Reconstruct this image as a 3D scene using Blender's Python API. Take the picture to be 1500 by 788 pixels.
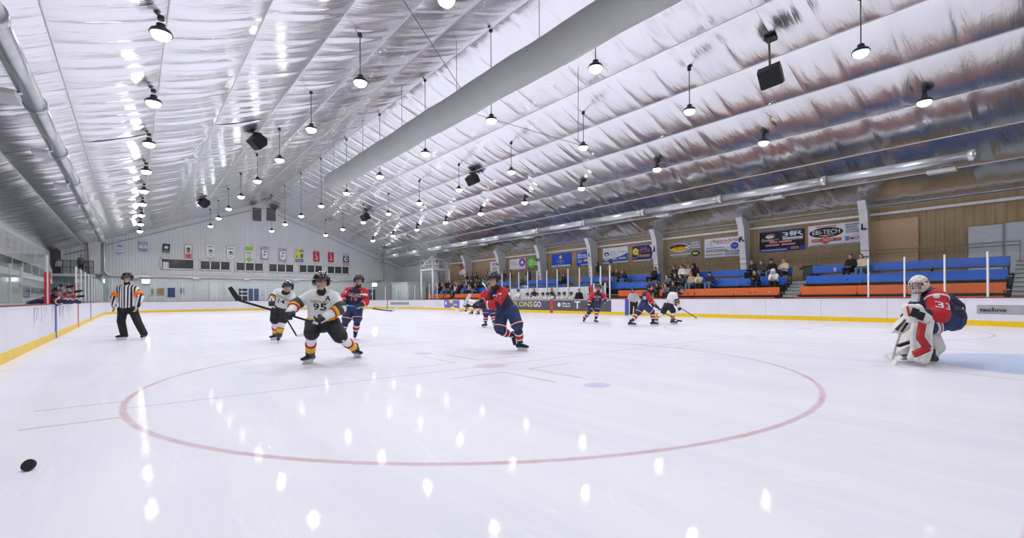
import bpy, bmesh, math, random
import numpy as np
from mathutils import Vector, Matrix, noise

for o in list(bpy.data.objects):
    bpy.data.objects.remove(o)
scene = bpy.context.scene
COL = scene.collection
random.seed(7)

# ------------------------------------------------------------------ camera
# world: origin = near left face-off dot, +X across the rink, +Y towards the far end, metres
F_PX, YAW, ROLL, CX, CY = 691.28, 0.6906, -0.0064, 764.99, 437.07
CAM = np.array([-4.491, -6.265, 1.092])
_s, _c = math.sin(YAW), math.cos(YAW)
FWD = np.array([_s, _c, 0.0]); _R = np.array([_c, -_s, 0.0]); _U = np.array([0, 0, 1.0])
RGT = _R * math.cos(ROLL) + _U * math.sin(ROLL)
UPV = -_R * math.sin(ROLL) + _U * math.cos(ROLL)
cam_data = bpy.data.cameras.new('camera')
cam_data.sensor_width = 36.0
cam_data.lens = 36.0 * F_PX / 1500.0
cam_data.shift_x = (750 - CX) / 1500.0
cam_data.shift_y = (CY - 394) / 1500.0
cam_data.clip_start, cam_data.clip_end = 0.05, 400
cam = bpy.data.objects.new('camera', cam_data); COL.objects.link(cam)
M = Matrix(((RGT[0], UPV[0], -FWD[0], CAM[0]), (RGT[1], UPV[1], -FWD[1], CAM[1]), (RGT[2], UPV[2], -FWD[2], CAM[2]), (0, 0, 0, 1)))
cam.matrix_world = M
scene.camera = cam

# ------------------------------------------------------------------ world, exposure
world = bpy.data.worlds.new('world'); scene.world = world; world.use_nodes = True
world.node_tree.nodes['Background'].inputs[0].default_value = (0.75, 0.77, 0.85, 1)
world.node_tree.nodes['Background'].inputs[1].default_value = 0.15
scene.view_settings.view_transform = 'Standard'
scene.view_settings.look = 'None'
scene.view_settings.gamma = 1.0
scene.view_settings.use_curve_mapping = False
scene.view_settings.exposure = 0.0
LAMP_W = 80.0            # every hanging lamp carries its own disk light of this power

# ------------------------------------------------------------------ building dimensions
XL, XR, YN, YF = -6.25, 19.4, -9.8, 51.5          # inside faces of the boards
RC = 8.5                                          # corner radius
RIDGE_X, RIDGE_Z, SLOPE = 6.7, 11.95, 0.385
WALL_R, WALL_L, WALL_F, WALL_N = 23.5, -10.1, 53.0, -16.9
FRAME0, BAY = 0.72, 5.87
def roof_z(x): return RIDGE_Z - SLOPE * abs(x - RIDGE_X)

# ------------------------------------------------------------------ measuring helpers
def ray(px, py):
    return FWD + (px - CX) / F_PX * RGT - (py - CY) / F_PX * UPV
def at(px, py, axis, val):
    r = ray(px, py); t = (val - CAM[axis]) / r[axis]
    return Vector(CAM + t * r)
def to_px(p):
    d = np.array(p) - CAM; z = float(d @ FWD); return CX + F_PX * float(d @ RGT) / z, CY - F_PX * float(d @ UPV) / z
def on_ice(px, py): return at(px, py, 2, 0.0)

# ------------------------------------------------------------------ materials
def lin(c):
    c = c / 255.0
    return c / 12.92 if c <= 0.04045 else ((c + 0.055) / 1.055) ** 2.4
def rgb(r, g, b): return (lin(r), lin(g), lin(b), 1.0)
_mats = {}
def mat(name, color, rough=0.6, metal=0.0, var=0.06, scale=6.0, bump=0.0, spec=0.5, sheen=0.0, emit=0.0):
    """plain surface with a slight procedural mottling"""
    if name in _mats: return _mats[name]
    m = bpy.data.materials.new(name); m.use_nodes = True
    nt = m.node_tree; b = nt.nodes['Principled BSDF']
    b.inputs['Roughness'].default_value = rough; b.inputs['Metallic'].default_value = metal
    b.inputs['Specular IOR Level'].default_value = spec
    if sheen: b.inputs['Sheen Weight'].default_value = sheen
    tc = nt.nodes.new('ShaderNodeTexCoord'); n = nt.nodes.new('ShaderNodeTexNoise')
    n.inputs['Scale'].default_value = scale; n.inputs['Detail'].default_value = 3
    nt.links.new(tc.outputs['Object'], n.inputs['Vector'])
    cr = nt.nodes.new('ShaderNodeValToRGB')
    lo = tuple(x * (1 - var) for x in color[:3]) + (1,); hi = tuple(min(1, x * (1 + var)) for x in color[:3]) + (1,)
    cr.color_ramp.elements[0].color, cr.color_ramp.elements[1].color = lo, hi
    cr.color_ramp.elements[0].position, cr.color_ramp.elements[1].position = .3, .7
    nt.links.new(n.outputs['Fac'], cr.inputs['Fac']); nt.links.new(cr.outputs['Color'], b.inputs['Base Color'])
    if bump:
        bp = nt.nodes.new('ShaderNodeBump'); bp.inputs['Strength'].default_value = bump; bp.inputs['Distance'].default_value = .02
        nt.links.new(n.outputs['Fac'], bp.inputs['Height']); nt.links.new(bp.outputs['Normal'], b.inputs['Normal'])
    if emit:
        b.inputs['Emission Color'].default_value = color; b.inputs['Emission Strength'].default_value = emit
    _mats[name] = m
    return m
def cmat(r, g, b, rough=0.65, **k):
    return mat('paint_%d_%d_%d_%d' % (r, g, b, int(rough * 100)), rgb(r, g, b), rough, **k)
def glass_mat(name, tint, gloss=0.08):
    m = bpy.data.materials.new(name); m.use_nodes = True; nt = m.node_tree; nt.nodes.clear()
    out = nt.nodes.new('ShaderNodeOutputMaterial'); mix = nt.nodes.new('ShaderNodeMixShader')
    t = nt.nodes.new('ShaderNodeBsdfTransparent'); g = nt.nodes.new('ShaderNodeBsdfGlossy')
    t.inputs[0].default_value = tint; g.inputs['Roughness'].default_value = 0.06
    fr = nt.nodes.new('ShaderNodeLayerWeight'); fr.inputs['Blend'].default_value = 0.5
    pw = nt.nodes.new('ShaderNodeMath'); pw.operation = 'POWER'; pw.inputs[1].default_value = 5.0; nt.links.new(fr.outputs['Facing'], pw.inputs[0])
    ma = nt.nodes.new('ShaderNodeMath'); ma.operation = 'MULTIPLY_ADD'; ma.inputs[1].default_value = 0.45; ma.inputs[2].default_value = gloss * .5
    nt.links.new(pw.outputs[0], ma.inputs[0]); nt.links.new(ma.outputs[0], mix.inputs[0])
    nt.links.new(t.outputs[0], mix.inputs[1]); nt.links.new(g.outputs[0], mix.inputs[2]); nt.links.new(mix.outputs[0], out.inputs[0])
    return m

# ------------------------------------------------------------------ mesh helpers
class MB:
    """collects closed solids; build() links them as one mesh object"""
    def __init__(s): s.v = []; s.f = []; s.sm = []
    def add(s, verts, faces, smooth=False):
        k = len(s.v); s.v += [tuple(v) for v in verts]; s.f += [tuple(i + k for i in f) for f in faces]; s.sm += [smooth] * len(faces); return s
    def box(s, x0, y0, z0, x1, y1, z1):
        v = [(x, y, z) for z in (z0, z1) for y in (y0, y1) for x in (x0, x1)]
        return s.add(v, [(0, 2, 3, 1), (4, 5, 7, 6), (0, 1, 5, 4), (2, 6, 7, 3), (0, 4, 6, 2), (1, 3, 7, 5)])
    def obox(s, c, ax, ay, az):
        """box at centre c with half-axis vectors"""
        c, ax, ay, az = (Vector(t) for t in (c, ax, ay, az))
        v = [c + i * ax + j * ay + k * az for k in (-1, 1) for j in (-1, 1) for i in (-1, 1)]
        return s.add(v, [(0, 2, 3, 1), (4, 5, 7, 6), (0, 1, 5, 4), (2, 6, 7, 3), (0, 4, 6, 2), (1, 3, 7, 5)])
    def prism(s, prof, ex):
        """closed polygon prof (list of Vector) extruded by ex"""
        ex = Vector(ex); n = len(prof); v = [Vector(p) for p in prof]; v += [p + ex for p in v]
        f = [tuple(range(n - 1, -1, -1)), tuple(range(n, 2 * n))] + [(i, (i + 1) % n, n + (i + 1) % n, n + i) for i in range(n)]
        return s.add(v, f)
    def tube(s, pts, radii, n=12, caps=True, smooth=True):
        pts = [Vector(p) for p in pts]
        if not hasattr(radii, '__len__'): radii = [radii] * len(pts)
        rings = []; prev = None
        for i, p in enumerate(pts):
            d = (pts[min(i + 1, len(pts) - 1)] - pts[max(i - 1, 0)]).normalized()
            a = Vector((0, 0, 1)) if abs(d.z) < .9 else Vector((1, 0, 0))
            if prev is not None: a = prev
            u = (a - d * a.dot(d)).normalized(); w = d.cross(u); prev = u
            rings.append([p + (u * math.cos(t) + w * math.sin(t)) * radii[i] for t in [2 * math.pi * k / n for k in range(n)]])
        v = [x for r in rings for x in r]; f = []
        for i in range(len(pts) - 1):
            for k in range(n):
                a, b = i * n + k, i * n + (k + 1) % n
                f.append((a, b, b + n, a + n))
        s.add(v, f, smooth)
        if caps:
            k = len(s.v) - len(v)
            s.f.append(tuple(k + i for i in range(n - 1, -1, -1))); s.sm.append(False)
            s.f.append(tuple(k + (len(pts) - 1) * n + i for i in range(n))); s.sm.append(False)
        return s
    def lathe(s, c, prof, n=16, axis=(0, 0, 1)):
        """prof: (radius, height) list around axis through c; ends closed"""
        q = Vector((0, 0, 1)).rotation_difference(Vector(axis)); c = Vector(c); v = []
        for r, h in prof:
            for k in range(n):
                t = 2 * math.pi * k / n; v.append(c + q @ Vector((r * math.cos(t), r * math.sin(t), h)))
        f = [(i * n + k, i * n + (k + 1) % n, (i + 1) * n + (k + 1) % n, (i + 1) * n + k) for i in range(len(prof) - 1) for k in range(n)]
        s.add(v, f, True); k = len(s.v) - len(v)
        s.f.append(tuple(k + i for i in range(n - 1, -1, -1))); s.sm.append(False)
        s.f.append(tuple(k + (len(prof) - 1) * n + i for i in range(n))); s.sm.append(False)
        return s
    def ell(s, c, rad, rot=None, n=12, m=8):
        c = Vector(c); rot = rot or Matrix.Identity(3); v = [c + rot @ Vector((0, 0, -rad[2]))]
        for i in range(1, m):
            p = -math.pi / 2 + math.pi * i / m
            for k in range(n):
                t = 2 * math.pi * k / n
                v.append(c + rot @ Vector((rad[0] * math.cos(p) * math.cos(t), rad[1] * math.cos(p) * math.sin(t), rad[2] * math.sin(p))))
        v.append(c + rot @ Vector((0, 0, rad[2]))); L = len(v) - 1
        f = [(0, 1 + (k + 1) % n, 1 + k) for k in range(n)]
        for i in range(m - 2):
            for k in range(n):
                a, b = 1 + i * n + k, 1 + i * n + (k + 1) % n
                f.append((a, b, b + n, a + n))
        f += [(L, L - n + k, L - n + (k + 1) % n) for k in range(n)]
        return s.add(v, f, True)
    def cone(s, p0, p1, r0, r1, n=10, flat=None, fk=1.0):
        """round cone (capsule with two radii); flat: direction whose thickness is scaled by fk"""
        p0, p1 = Vector(p0), Vector(p1); d = p1 - p0; L = d.length
        if L < 1e-5: d = Vector((0, 0, 1)); L = 1e-5
        d.normalize()
        if flat is not None and abs(Vector(flat).normalized().dot(d)) < .97:
            u = Vector(flat); u = (u - d * u.dot(d)).normalized()
        else:
            a = Vector((0, 0, 1)) if abs(d.z) < .9 else Vector((1, 0, 0)); u = (a - d * a.dot(d)).normalized()
        w = d.cross(u); rings = []
        for ph in (-75, -45, -15):
            rings.append((p0 + d * r0 * math.sin(math.radians(ph)), r0 * math.cos(math.radians(ph))))
        for ph in (15, 45, 75):
            rings.append((p1 + d * r1 * math.sin(math.radians(ph)), r1 * math.cos(math.radians(ph))))
        v = [c + (u * math.cos(t) * fk + w * math.sin(t)) * r for c, r in rings for t in [2 * math.pi * k / n for k in range(n)]]
        f = [(i * n + k, i * n + (k + 1) % n, (i + 1) * n + (k + 1) % n, (i + 1) * n + k) for i in range(len(rings) - 1) for k in range(n)]
        f += [tuple(range(n - 1, -1, -1)), tuple((len(rings) - 1) * n + i for i in range(n))]
        return s.add(v, f, True)
    def mesh(s, name):
        me = bpy.data.meshes.new(name); me.from_pydata(s.v, [], s.f)
        me.polygons.foreach_set('use_smooth', s.sm); me.update()
        bm = bmesh.new(); bm.from_mesh(me); bmesh.ops.recalc_face_normals(bm, faces=bm.faces); bm.to_mesh(me); bm.free()
        return me
    def build(s, name, material, parent=None):
        return obj(name, s.mesh(name), material, parent)
def obj(name, me, material, parent=None):
    o = bpy.data.objects.new(name, me); COL.objects.link(o)
    if material is not None:
        if len(me.materials) == 0: me.materials.append(material)
        else:
            o.material_slots[0].link = 'OBJECT'; o.material_slots[0].material = material
    if parent is not None: o.parent = parent
    return o
def tag(o, label=None, cat=None, group=None, kind=None):
    if label: o['label'] = label
    if cat: o['category'] = cat
    if group: o['group'] = group
    if kind: o['kind'] = kind
    return o
def thing(name, label, cat, loc=(0, 0, 0), group=None, kind=None):
    o = bpy.data.objects.new(name, None); COL.objects.link(o); o.location = loc; o.empty_display_size = .2
    return tag(o, label, cat, group, kind)
def keep(o, parent):
    """parent a mesh given in world coordinates to an Empty standing at its own location"""
    o.parent = parent; o.matrix_parent_inverse = Matrix.Translation(parent.location).inverted()
    return o
ORD = ['first', 'second', 'third', 'fourth', 'fifth', 'sixth', 'seventh', 'eighth', 'ninth', 'tenth', 'eleventh', 'twelfth', 'thirteenth', 'fourteenth']
BAKE = []       # objects whose modifiers are applied at the end in one pass
def text_on(s, origin, right, up, height, material, parent, name='lettering', depth=.004, align='CENTER', width=None, target=None, spacing=1.0, shear=0.0, bold=.014, nearest=False):
    """flat lettering standing on a surface: origin = centre of the line on it"""
    cu = bpy.data.curves.new(name, 'FONT'); cu.body = s; cu.align_x = align; cu.align_y = 'CENTER'
    cu.resolution_u = 2; cu.size = height / 0.70; cu.offset = bold * cu.size; cu.extrude = depth / 2; cu.space_character = spacing; cu.shear = shear
    o = bpy.data.objects.new(name, cu); COL.objects.link(o); cu.materials.append(material)
    r, u = Vector(right).normalized(), Vector(up).normalized(); n = r.cross(u)
    sx = 1.0
    if width:
        bpy.context.view_layer.update(); sx = width / max(o.dimensions.x, 1e-4)
    m = Matrix((r * sx, u, n)).transposed().to_4x4(); m.translation = Vector(origin)
    if parent is not None:
        o.parent = parent; o.matrix_parent_inverse = Matrix.Translation(parent.location).inverted() if parent.type == 'EMPTY' else Matrix.Identity(4)
    o.matrix_basis = m
    if target is not None:
        md = o.modifiers.new('wrap', 'SHRINKWRAP'); md.target = target; md.wrap_method = 'NEAREST_SURFACEPOINT' if nearest else 'PROJECT'
        md.use_project_z = True; md.use_negative_direction = True; md.use_positive_direction = False; md.offset = .007; md.wrap_mode = 'ABOVE_SURFACE'
    BAKE.append(o)
    return o
def bake_all():
    bpy.context.view_layer.update()
    dg = bpy.context.evaluated_depsgraph_get()
    done = [(o, bpy.data.meshes.new_from_object(o.evaluated_get(dg), depsgraph=dg)) for o in BAKE]
    for o, me in done:
        if o.type == 'FONT':
            n = bpy.data.objects.new('tmp', me); nm = o.name; par = o.parent; inv = o.matrix_parent_inverse.copy(); mb = o.matrix_basis.copy()
            props = {k: o[k] for k in o.keys() if k in ('label', 'category', 'group', 'kind')}
            bpy.data.objects.remove(o); n.name = nm; COL.objects.link(n); n.parent = par; n.matrix_parent_inverse = inv; n.matrix_basis = mb
            for k, v in props.items(): n[k] = v
        else:
            o.modifiers.clear(); o.data = me
    BAKE.clear()
# ================================================================== ICE
class X:
    """tiny expression builder for shader math"""
    nt = None
    def __init__(s, sock): s.s = sock
    @staticmethod
    def op(kind, *a):
        n = X.nt.nodes.new('ShaderNodeMath'); n.operation = kind
        for i, v in enumerate(a):
            if isinstance(v, X): X.nt.links.new(v.s, n.inputs[i])
            else: n.inputs[i].default_value = v
        return X(n.outputs[0])
    def __add__(s, o): return X.op('ADD', s, o)
    def __sub__(s, o): return X.op('SUBTRACT', s, o)
    def __rsub__(s, o): return X.op('SUBTRACT', o, s)
    def __mul__(s, o): return X.op('MULTIPLY', s, o)
    def abs(s): return X.op('ABSOLUTE', s)
    def __gt__(s, o): return X.op('GREATER_THAN', s, o)
    def __lt__(s, o): return X.op('LESS_THAN', s, o)
def ramp(v, a, b):
    """1 below a, 0 above b"""
    n = X.nt.nodes.new('ShaderNodeMapRange'); n.interpolation_type = 'SMOOTHSTEP'
    X.nt.links.new(v.s, n.inputs[0]); n.inputs[1].default_value = a; n.inputs[2].default_value = b; n.inputs[3].default_value = 1; n.inputs[4].default_value = 0
    return X(n.outputs[0])
def ice_material():
    m = bpy.data.materials.new('ice'); m.use_nodes = True; nt = m.node_tree; X.nt = nt
    b = nt.nodes['Principled BSDF']
    geo = nt.nodes.new('ShaderNodeTexCoord'); sep = nt.nodes.new('ShaderNodeSeparateXYZ'); nt.links.new(geo.outputs['Object'], sep.inputs[0])
    def noise_n(scale, detail=4, vec=None, rough=.6, dist=0.0):
        n = nt.nodes.new('ShaderNodeTexNoise'); n.inputs['Scale'].default_value = scale; n.inputs['Detail'].default_value = detail
        n.inputs['Roughness'].default_value = rough; n.inputs['Distortion'].default_value = dist
        nt.links.new((vec or geo.outputs['Object']), n.inputs['Vector']); return X(n.outputs['Fac'])
    wob = noise_n(9, 3)
    fade = noise_n(2.3, 4)
    x = X(sep.outputs[0]) + (wob - .5) * .03; y = X(sep.outputs[1]) + (noise_n(8, 3) - .5) * .03
    def dist(u, v): return X.op('SQRT', u * u + v * v)
    xm = (x - 6.58).abs(); ym = (y - 20.95).abs()          # the rink is symmetric about its centre
    xd = xm - 6.58; yd = ym - 20.95                        # from the end-zone dots
    dd = dist(xd, yd)
    red = []; blue = []
    red.append(ramp((dd - 4.57).abs(), .015, .045))
    red.append(ramp(dd, .22, .33) * .55)
    ax, ay = xd.abs(), yd.abs()
    red.append(ramp((ay - .67).abs(), .015, .045) * (ax > .25) * (ax < 1.14) * .8)
    red.append(ramp((ax - .25).abs(), .015, .045) * (ay > .66) * (ay < 1.82) * .8)
    red.append(ramp((ay - .45).abs(), .015, .05) * (ax > 4.57) * (ax < 5.25) * .8)
    red.append(ramp((yd + 4.6).abs(), .012, .04) * .55)                    # thin line tangent to the circles
    red.append(ramp(ym, .13, .17) * .35)                                   # centre line
    red.append(ramp((ym - 27.05).abs(), .03, .06) * .6)                    # goal lines
    blue.append(ramp(yd.abs(), .012, .04) * (xd < 4.57) * .8)              # thin blue line through the dots
    blue.append(ramp((ym - 7.75).abs(), .13, .18) * .45)                   # blue lines
    blue.append(ramp(dist(xd, ay - 2.3), .14, .2) * .75)                   # blue spots
    blue.append(ramp((dist(x - 6.58, y - 20.95) - 4.57).abs(), .02, .06) * .5)
    dg_ = dist(x - 6.58, ym - 27.05)
    blue.append(ramp((dg_ - 2.3).abs(), .015, .045) * (ym < 27.05) * .6)
    crease = ramp(dg_, 1.70, 1.78) * (ym < 27.05)
    def mx(l):
        r = l[0]
        for k in l[1:]: r = X.op('MAXIMUM', r, k)
        return r
    fac_r = mx(red) * (fade * .9 + .15); fac_b = mx(blue) * (fade * .8 + .2); fac_c = crease * .55
    # faint grey skate wear
    mp = nt.nodes.new('ShaderNodeMapping'); mp.inputs['Rotation'].default_value = (0, 0, .5); mp.inputs['Scale'].default_value = (1, .12, 1)
    nt.links.new(geo.outputs['Object'], mp.inputs['Vector'])
    wear = ramp(noise_n(1.6, 6, mp.outputs[0], .7, .6), .42, .62)
    patch = ramp(noise_n(.35, 3), .4, .65)
    def mixc(f, a, bcol):
        n = nt.nodes.new('ShaderNodeMix'); n.data_type = 'RGBA'; nt.links.new(f.s, n.inputs[0])
        if isinstance(a, tuple): n.inputs[6].default_value = a
        else: nt.links.new(a, n.inputs[6])
        n.inputs[7].default_value = bcol; return n.outputs[2]
    c = mixc(wear * .35, rgb(227, 227, 237), rgb(208, 209, 224))
    c = mixc(patch * .25, c, rgb(238, 237, 244))
    # scratches: thin bright and dark curved cuts
    def scratch(scale, rot, w):
        mp = nt.nodes.new('ShaderNodeMapping'); mp.inputs['Rotation'].default_value = (0, 0, rot); mp.inputs['Scale'].default_value = (scale, scale * .10, scale)
        nt.links.new(geo.outputs['Object'], mp.inputs['Vector'])
        n = noise_n(1.0, 2, mp.outputs[0], .5, .9)
        return ramp((n - .5).abs(), 0.0, w)
    sc = mx([scratch(2.2, .3, .006), scratch(3.1, -.6, .006), scratch(2.7, 1.4, .006), scratch(4.3, 2.2, .006)]) * ramp(noise_n(.8, 2), .45, .62)
    c = mixc(sc * .22, c, rgb(246, 246, 252))
    c = mixc(fac_c, c, rgb(150, 185, 232))
    c = mixc(fac_b * .75, c, rgb(120, 122, 205))
    c = mixc(fac_r * .66, c, rgb(172, 70, 88))
    nt.links.new(c, b.inputs['Base Color'])
    b.inputs['Roughness'].default_value = .5; b.inputs['IOR'].default_value = 1.31; b.inputs['Specular IOR Level'].default_value = .3
    rg = noise_n(5, 5) * .02 + .012
    b.inputs['Coat Weight'].default_value = .19; b.inputs['Coat IOR'].default_value = 1.31; nt.links.new(rg.s, b.inputs['Coat Roughness'])
    bp = nt.nodes.new('ShaderNodeBump'); bp.inputs['Strength'].default_value = .22; bp.inputs['Distance'].default_value = .01
    hh = noise_n(14, 4) * .35 + sc * .12 + noise_n(60, 3) * .22
    nt.links.new(hh.s, bp.inputs['Height']); nt.links.new(bp.outputs['Normal'], b.inputs['Normal']); bc = nt.nodes.new('ShaderNodeBump'); bc.inputs['Strength'].default_value = .07; bc.inputs['Distance'].default_value = .01; nt.links.new(hh.s, bc.inputs['Height']); nt.links.new(bc.outputs['Normal'], b.inputs['Coat Normal'])
    return m

def rink_path(x0=XL, x1=XR, y0=YN, y1=YF, r=RC, step=0.45):
    """closed counter-clockwise path as (point, inward normal, length so far); starts at the near end of the right side"""
    pts = []
    def line(a, b, n):
        L = (Vector(b) - Vector(a)).length; k = max(1, int(L / step))
        for i in range(k): pts.append((Vector(a).lerp(Vector(b), i / k), Vector(n)))
    def arc(c, a0):
        k = max(4, int(r * math.pi / 2 / step))
        for i in range(k):
            t = a0 + math.pi / 2 * i / k; d = Vector((math.cos(t), math.sin(t)))
            pts.append((Vector(c) + d * r, -d))
    line((x1, y0 + r), (x1, y1 - r), (-1, 0)); arc((x1 - r, y1 - r), 0)
    line((x1 - r, y1), (x0 + r, y1), (0, -1)); arc((x0 + r, y1 - r), math.pi / 2)
    line((x0, y1 - r), (x0, y0 + r), (1, 0)); arc((x0 + r, y0 + r), math.pi)
    line((x0 + r, y0), (x1 - r, y0), (0, 1)); arc((x1 - r, y0 + r), 3 * math.pi / 2)
    return pts
PATH = rink_path()
mb = MB(); mb.add([(p.x, p.y, 0) for p, n in PATH], [tuple(range(len(PATH)))])
me = mb.mesh('floor'); ice = obj('floor', me, ice_material()); tag(ice, kind='structure')
mb = MB().box(WALL_L - .3, WALL_N - .3, -.30, WALL_R + .3, WALL_F + .3, -.004)
tag(mb.build('floor', mat('concrete', rgb(120, 122, 124), .8, var=.12, scale=2)), kind='structure')

# ================================================================== BOARDS
M_BOARD = mat('board_white', rgb(226, 226, 236), .38, var=.03, scale=1.5)
M_KICK = mat('kick_yellow', rgb(238, 200, 10), .4, var=.05)
M_KICK_R = mat('cap_red', rgb(120, 38, 44), .45)
M_GREY = mat('board_grey', rgb(84, 82, 90), .5, var=.08)
M_BLUE_LINE = mat('line_blue', rgb(70, 84, 175), .5)
M_RED_LINE = mat('line_red', rgb(188, 62, 72), .5)
M_POST = mat('post_white', rgb(225, 227, 230), .4)
M_GLASS = glass_mat('plexiglass', (.982, .99, .988, 1), .06)
BOARD_H = 1.03
def strip(pts, z0, z1, off, thick):
    """solid strip along path points; off > 0 is proud of the face towards the ice"""
    mb = MB(); n = len(pts); v = []
    for p, nn in pts:
        a = p + nn * off; b = p + nn * (off - thick)
        v += [(a.x, a.y, z0), (a.x, a.y, z1), (b.x, b.y, z1), (b.x, b.y, z0)]
    f = []
    for i in range(n - 1):
        for k in range(4):
            a, b = i * 4 + k, i * 4 + (k + 1) % 4
            f.append((a, b, b + 4, a + 4))
    f += [(3, 2, 1, 0), tuple((n - 1) * 4 + k for k in range(4))]
    return mb.add(v, f)
def cut(pts, s0, s1):
    """sub-path between two lengths"""
    out = []; s = 0.0
    for i in range(len(pts) - 1):
        L = (pts[i + 1][0] - pts[i][0]).length
        for t in ([max(0, (s0 - s) / L)] if s <= s0 < s + L else []) + ([0.0] if s > s0 + 1e-6 and s < s1 - 1e-6 else []) + ([(s1 - s) / L] if s < s1 <= s + L else []):
            out.append((pts[i][0].lerp(pts[i + 1][0], t), pts[i][1].lerp(pts[i + 1][1], t).normalized()))
        s += L
    return out
def length(pts): return sum((pts[i + 1][0] - pts[i][0]).length for i in range(len(pts) - 1))
def side_pts(cond):
    idx = [i for i, (p, n) in enumerate(PATH) if cond(p)]
    # keep the run contiguous
    k = next((j for j in range(len(idx) - 1) if idx[j + 1] != idx[j] + 1), None)
    if k is not None: idx = idx[k + 1:] + idx[:k + 1]
    idx.append((idx[-1] + 1) % len(PATH))
    return [PATH[i] for i in idx]
def boards(name, label, pts, colour_of, width=2.42):
    root = thing(name, label, 'boards', (pts[0][0].x, pts[0][0].y, 0))
    L = length(pts); k = max(1, round(L / width)); w = L / k
    for i in range(k):
        sub = cut(pts, i * w, (i + 1) * w - .008)
        c = sub[len(sub) // 2][0]
        pan = keep(strip(sub, .0, BOARD_H - .03, 0, .09).build('board_panel', colour_of(c)), root)
        kp = strip(sub, .0, .19, .012, .02).build('kick_plate', M_KICK, pan)
        # ledge below the cap rail
        strip(sub, BOARD_H - .075, BOARD_H - .035, .010, .02).build('top_ledge', M_BOARD, pan)
    keep(strip(cut(pts, 0, L), BOARD_H - .03, BOARD_H, .015, .13).build('cap_rail', M_KICK_R), root)
    return root
def colr(p): return M_GREY if 14.9 < p.y < 28.5 else M_BOARD
right_pts = side_pts(lambda p: p.x > 12.9 and -9.0 < p.y < 50.5)
far_pts = side_pts(lambda p: (p.y >= 50.5 and p.x >= 2.2) or (p.y >= 49.01 and p.x < 2.2))
left_pts = side_pts(lambda p: p.x < 2.2 and -1.4 < p.y < 49.01)
near_pts = side_pts(lambda p: (p.x <= 12.9 and p.y <= -1.4) or p.y <= -9.0)
B_R = boards('rink_boards', 'white dasher boards with yellow kick plate and grey advert section, in front of the stands', right_pts, colr)
B_F = boards('rink_boards', 'white dasher boards with yellow kick plate across the far end under the banners', far_pts, lambda p: M_BOARD)
B_L = boards('rink_boards', 'scuffed white dasher boards with wide yellow kick plate along the left side', left_pts, lambda p: M_BOARD)
B_N = boards('rink_boards', 'white dasher boards of the near corner behind the goal line', near_pts, lambda p: M_BOARD)
def board_mark(y, x, w, material, z0=.0, z1=None, side=1, name='line_stripe'):
    mb = MB(); xx = x - side * .016
    mb.box(min(xx, x + side * .004), y - w / 2, z0, max(xx, x + side * .004), y + w / 2, z1 or BOARD_H - .03)
    return keep(mb.build(name, material), B_R if side == 1 else B_L)
for y, mt, w in ((13.2 - .85, M_BLUE_LINE, .3), (28.7, M_BLUE_LINE, .3), (19.25, M_RED_LINE, .32)): board_mark(y, XR, w, mt)
for y, mt, w in ((13.4, M_BLUE_LINE, .3), (28.7, M_BLUE_LINE, .3), (20.9, M_RED_LINE, .3)): board_mark(y, XL, w, mt, side=-1)
# puck and skate scuffs on the left boards: thin dark vertical drips
M_SCUFF = mat('scuff', rgb(150, 150, 175), .5, var=.2)
for i in range(26):
    y = 9.2 + 11 * random.random() ** 1.4; hgt = random.uniform(.15, .55)
    mb = MB().box(XL - .002, y, .97 - hgt, XL + .002, y + random.uniform(.012, .05), .965); keep(mb.build('scuff_mark', M_SCUFF), B_L)

# board adverts -------------------------------------------------------------
M_WHITE = cmat(236, 236, 240, .6); M_BLACK = cmat(20, 20, 23, .6); M_GOLD = cmat(206, 196, 140, .6)
def board_text(s, px0, px1, z, h, m, name='lettering'):
    a, b = at(px0, 448, 0, XR - .003), at(px1, 448, 0, XR - .003)
    return text_on(s, (XR - .004, (a.y + b.y) / 2, z), (0, -1, 0), (0, 0, 1), h, m, B_R, name, .006, width=abs(a.y - b.y))
board_text('FILONS', 749, 780, .62, .42, M_GOLD); board_text('GO', 781.5, 792.5, .62, .42, M_WHITE)
board_text('Ville de', 823, 835, .70, .13, M_WHITE); board_text('Thetford', 823, 835, .52, .13, M_WHITE)
board_text('T', 841.5, 850, .58, .5, M_WHITE)
o = MB().lathe((XR - .002, at(819, 450, 0, XR).y, .62), [(.16, -.006), (.16, .0)], 20, (-1, 0, 0)).build('emblem', M_WHITE); keep(o, B_R)
def board_rect(px0, px1, z0, z1, m, name='advert_panel', x=XR, d=.008):
    a, b = at(px0, 448, 0, x), at(px1, 448, 0, x); y0, y1 = sorted((a.y, b.y))
    return keep(MB().box(x - d, y0, z0, x + .002, y1, z1).build(name, m), B_R)
board_rect(651, 673, .22, .96, cmat(112, 104, 190)); board_rect(658.5, 663.5, .68, .95, cmat(225, 220, 80), d=.012); board_rect(664, 670, .45, .60, cmat(205, 208, 90), d=.012)
board_rect(660, 666, .23, .36, cmat(222, 214, 70), d=.012)
board_rect(674, 705, .22, .96, cmat(235, 235, 240))
o = MB().lathe((XR - .006, at(653.5, 447, 0, XR).y, .66), [(.42, -.006), (.42, .006)], 24, (-1, 0, 0)).build('emblem', cmat(120, 104, 196)); keep(o, B_R)
o = MB().lathe((XR - .016, at(653.2, 447, 0, XR).y, .68), [(.16, -.006), (.16, .006)], 24, (-1, 0, 0)).build('emblem', M_WHITE); keep(o, B_R)
corner = [q_ for q_ in right_pts if q_[0].y > 41]
on_px = lambda a, b: [q_ for q_ in corner if a <= to_px((q_[0].x, q_[0].y, .6))[0] <= b]
keep(strip(on_px(567.5, 601), .46, .76, .008, .02).build('advert_panel', cmat(150, 160, 155)), B_R)
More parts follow.
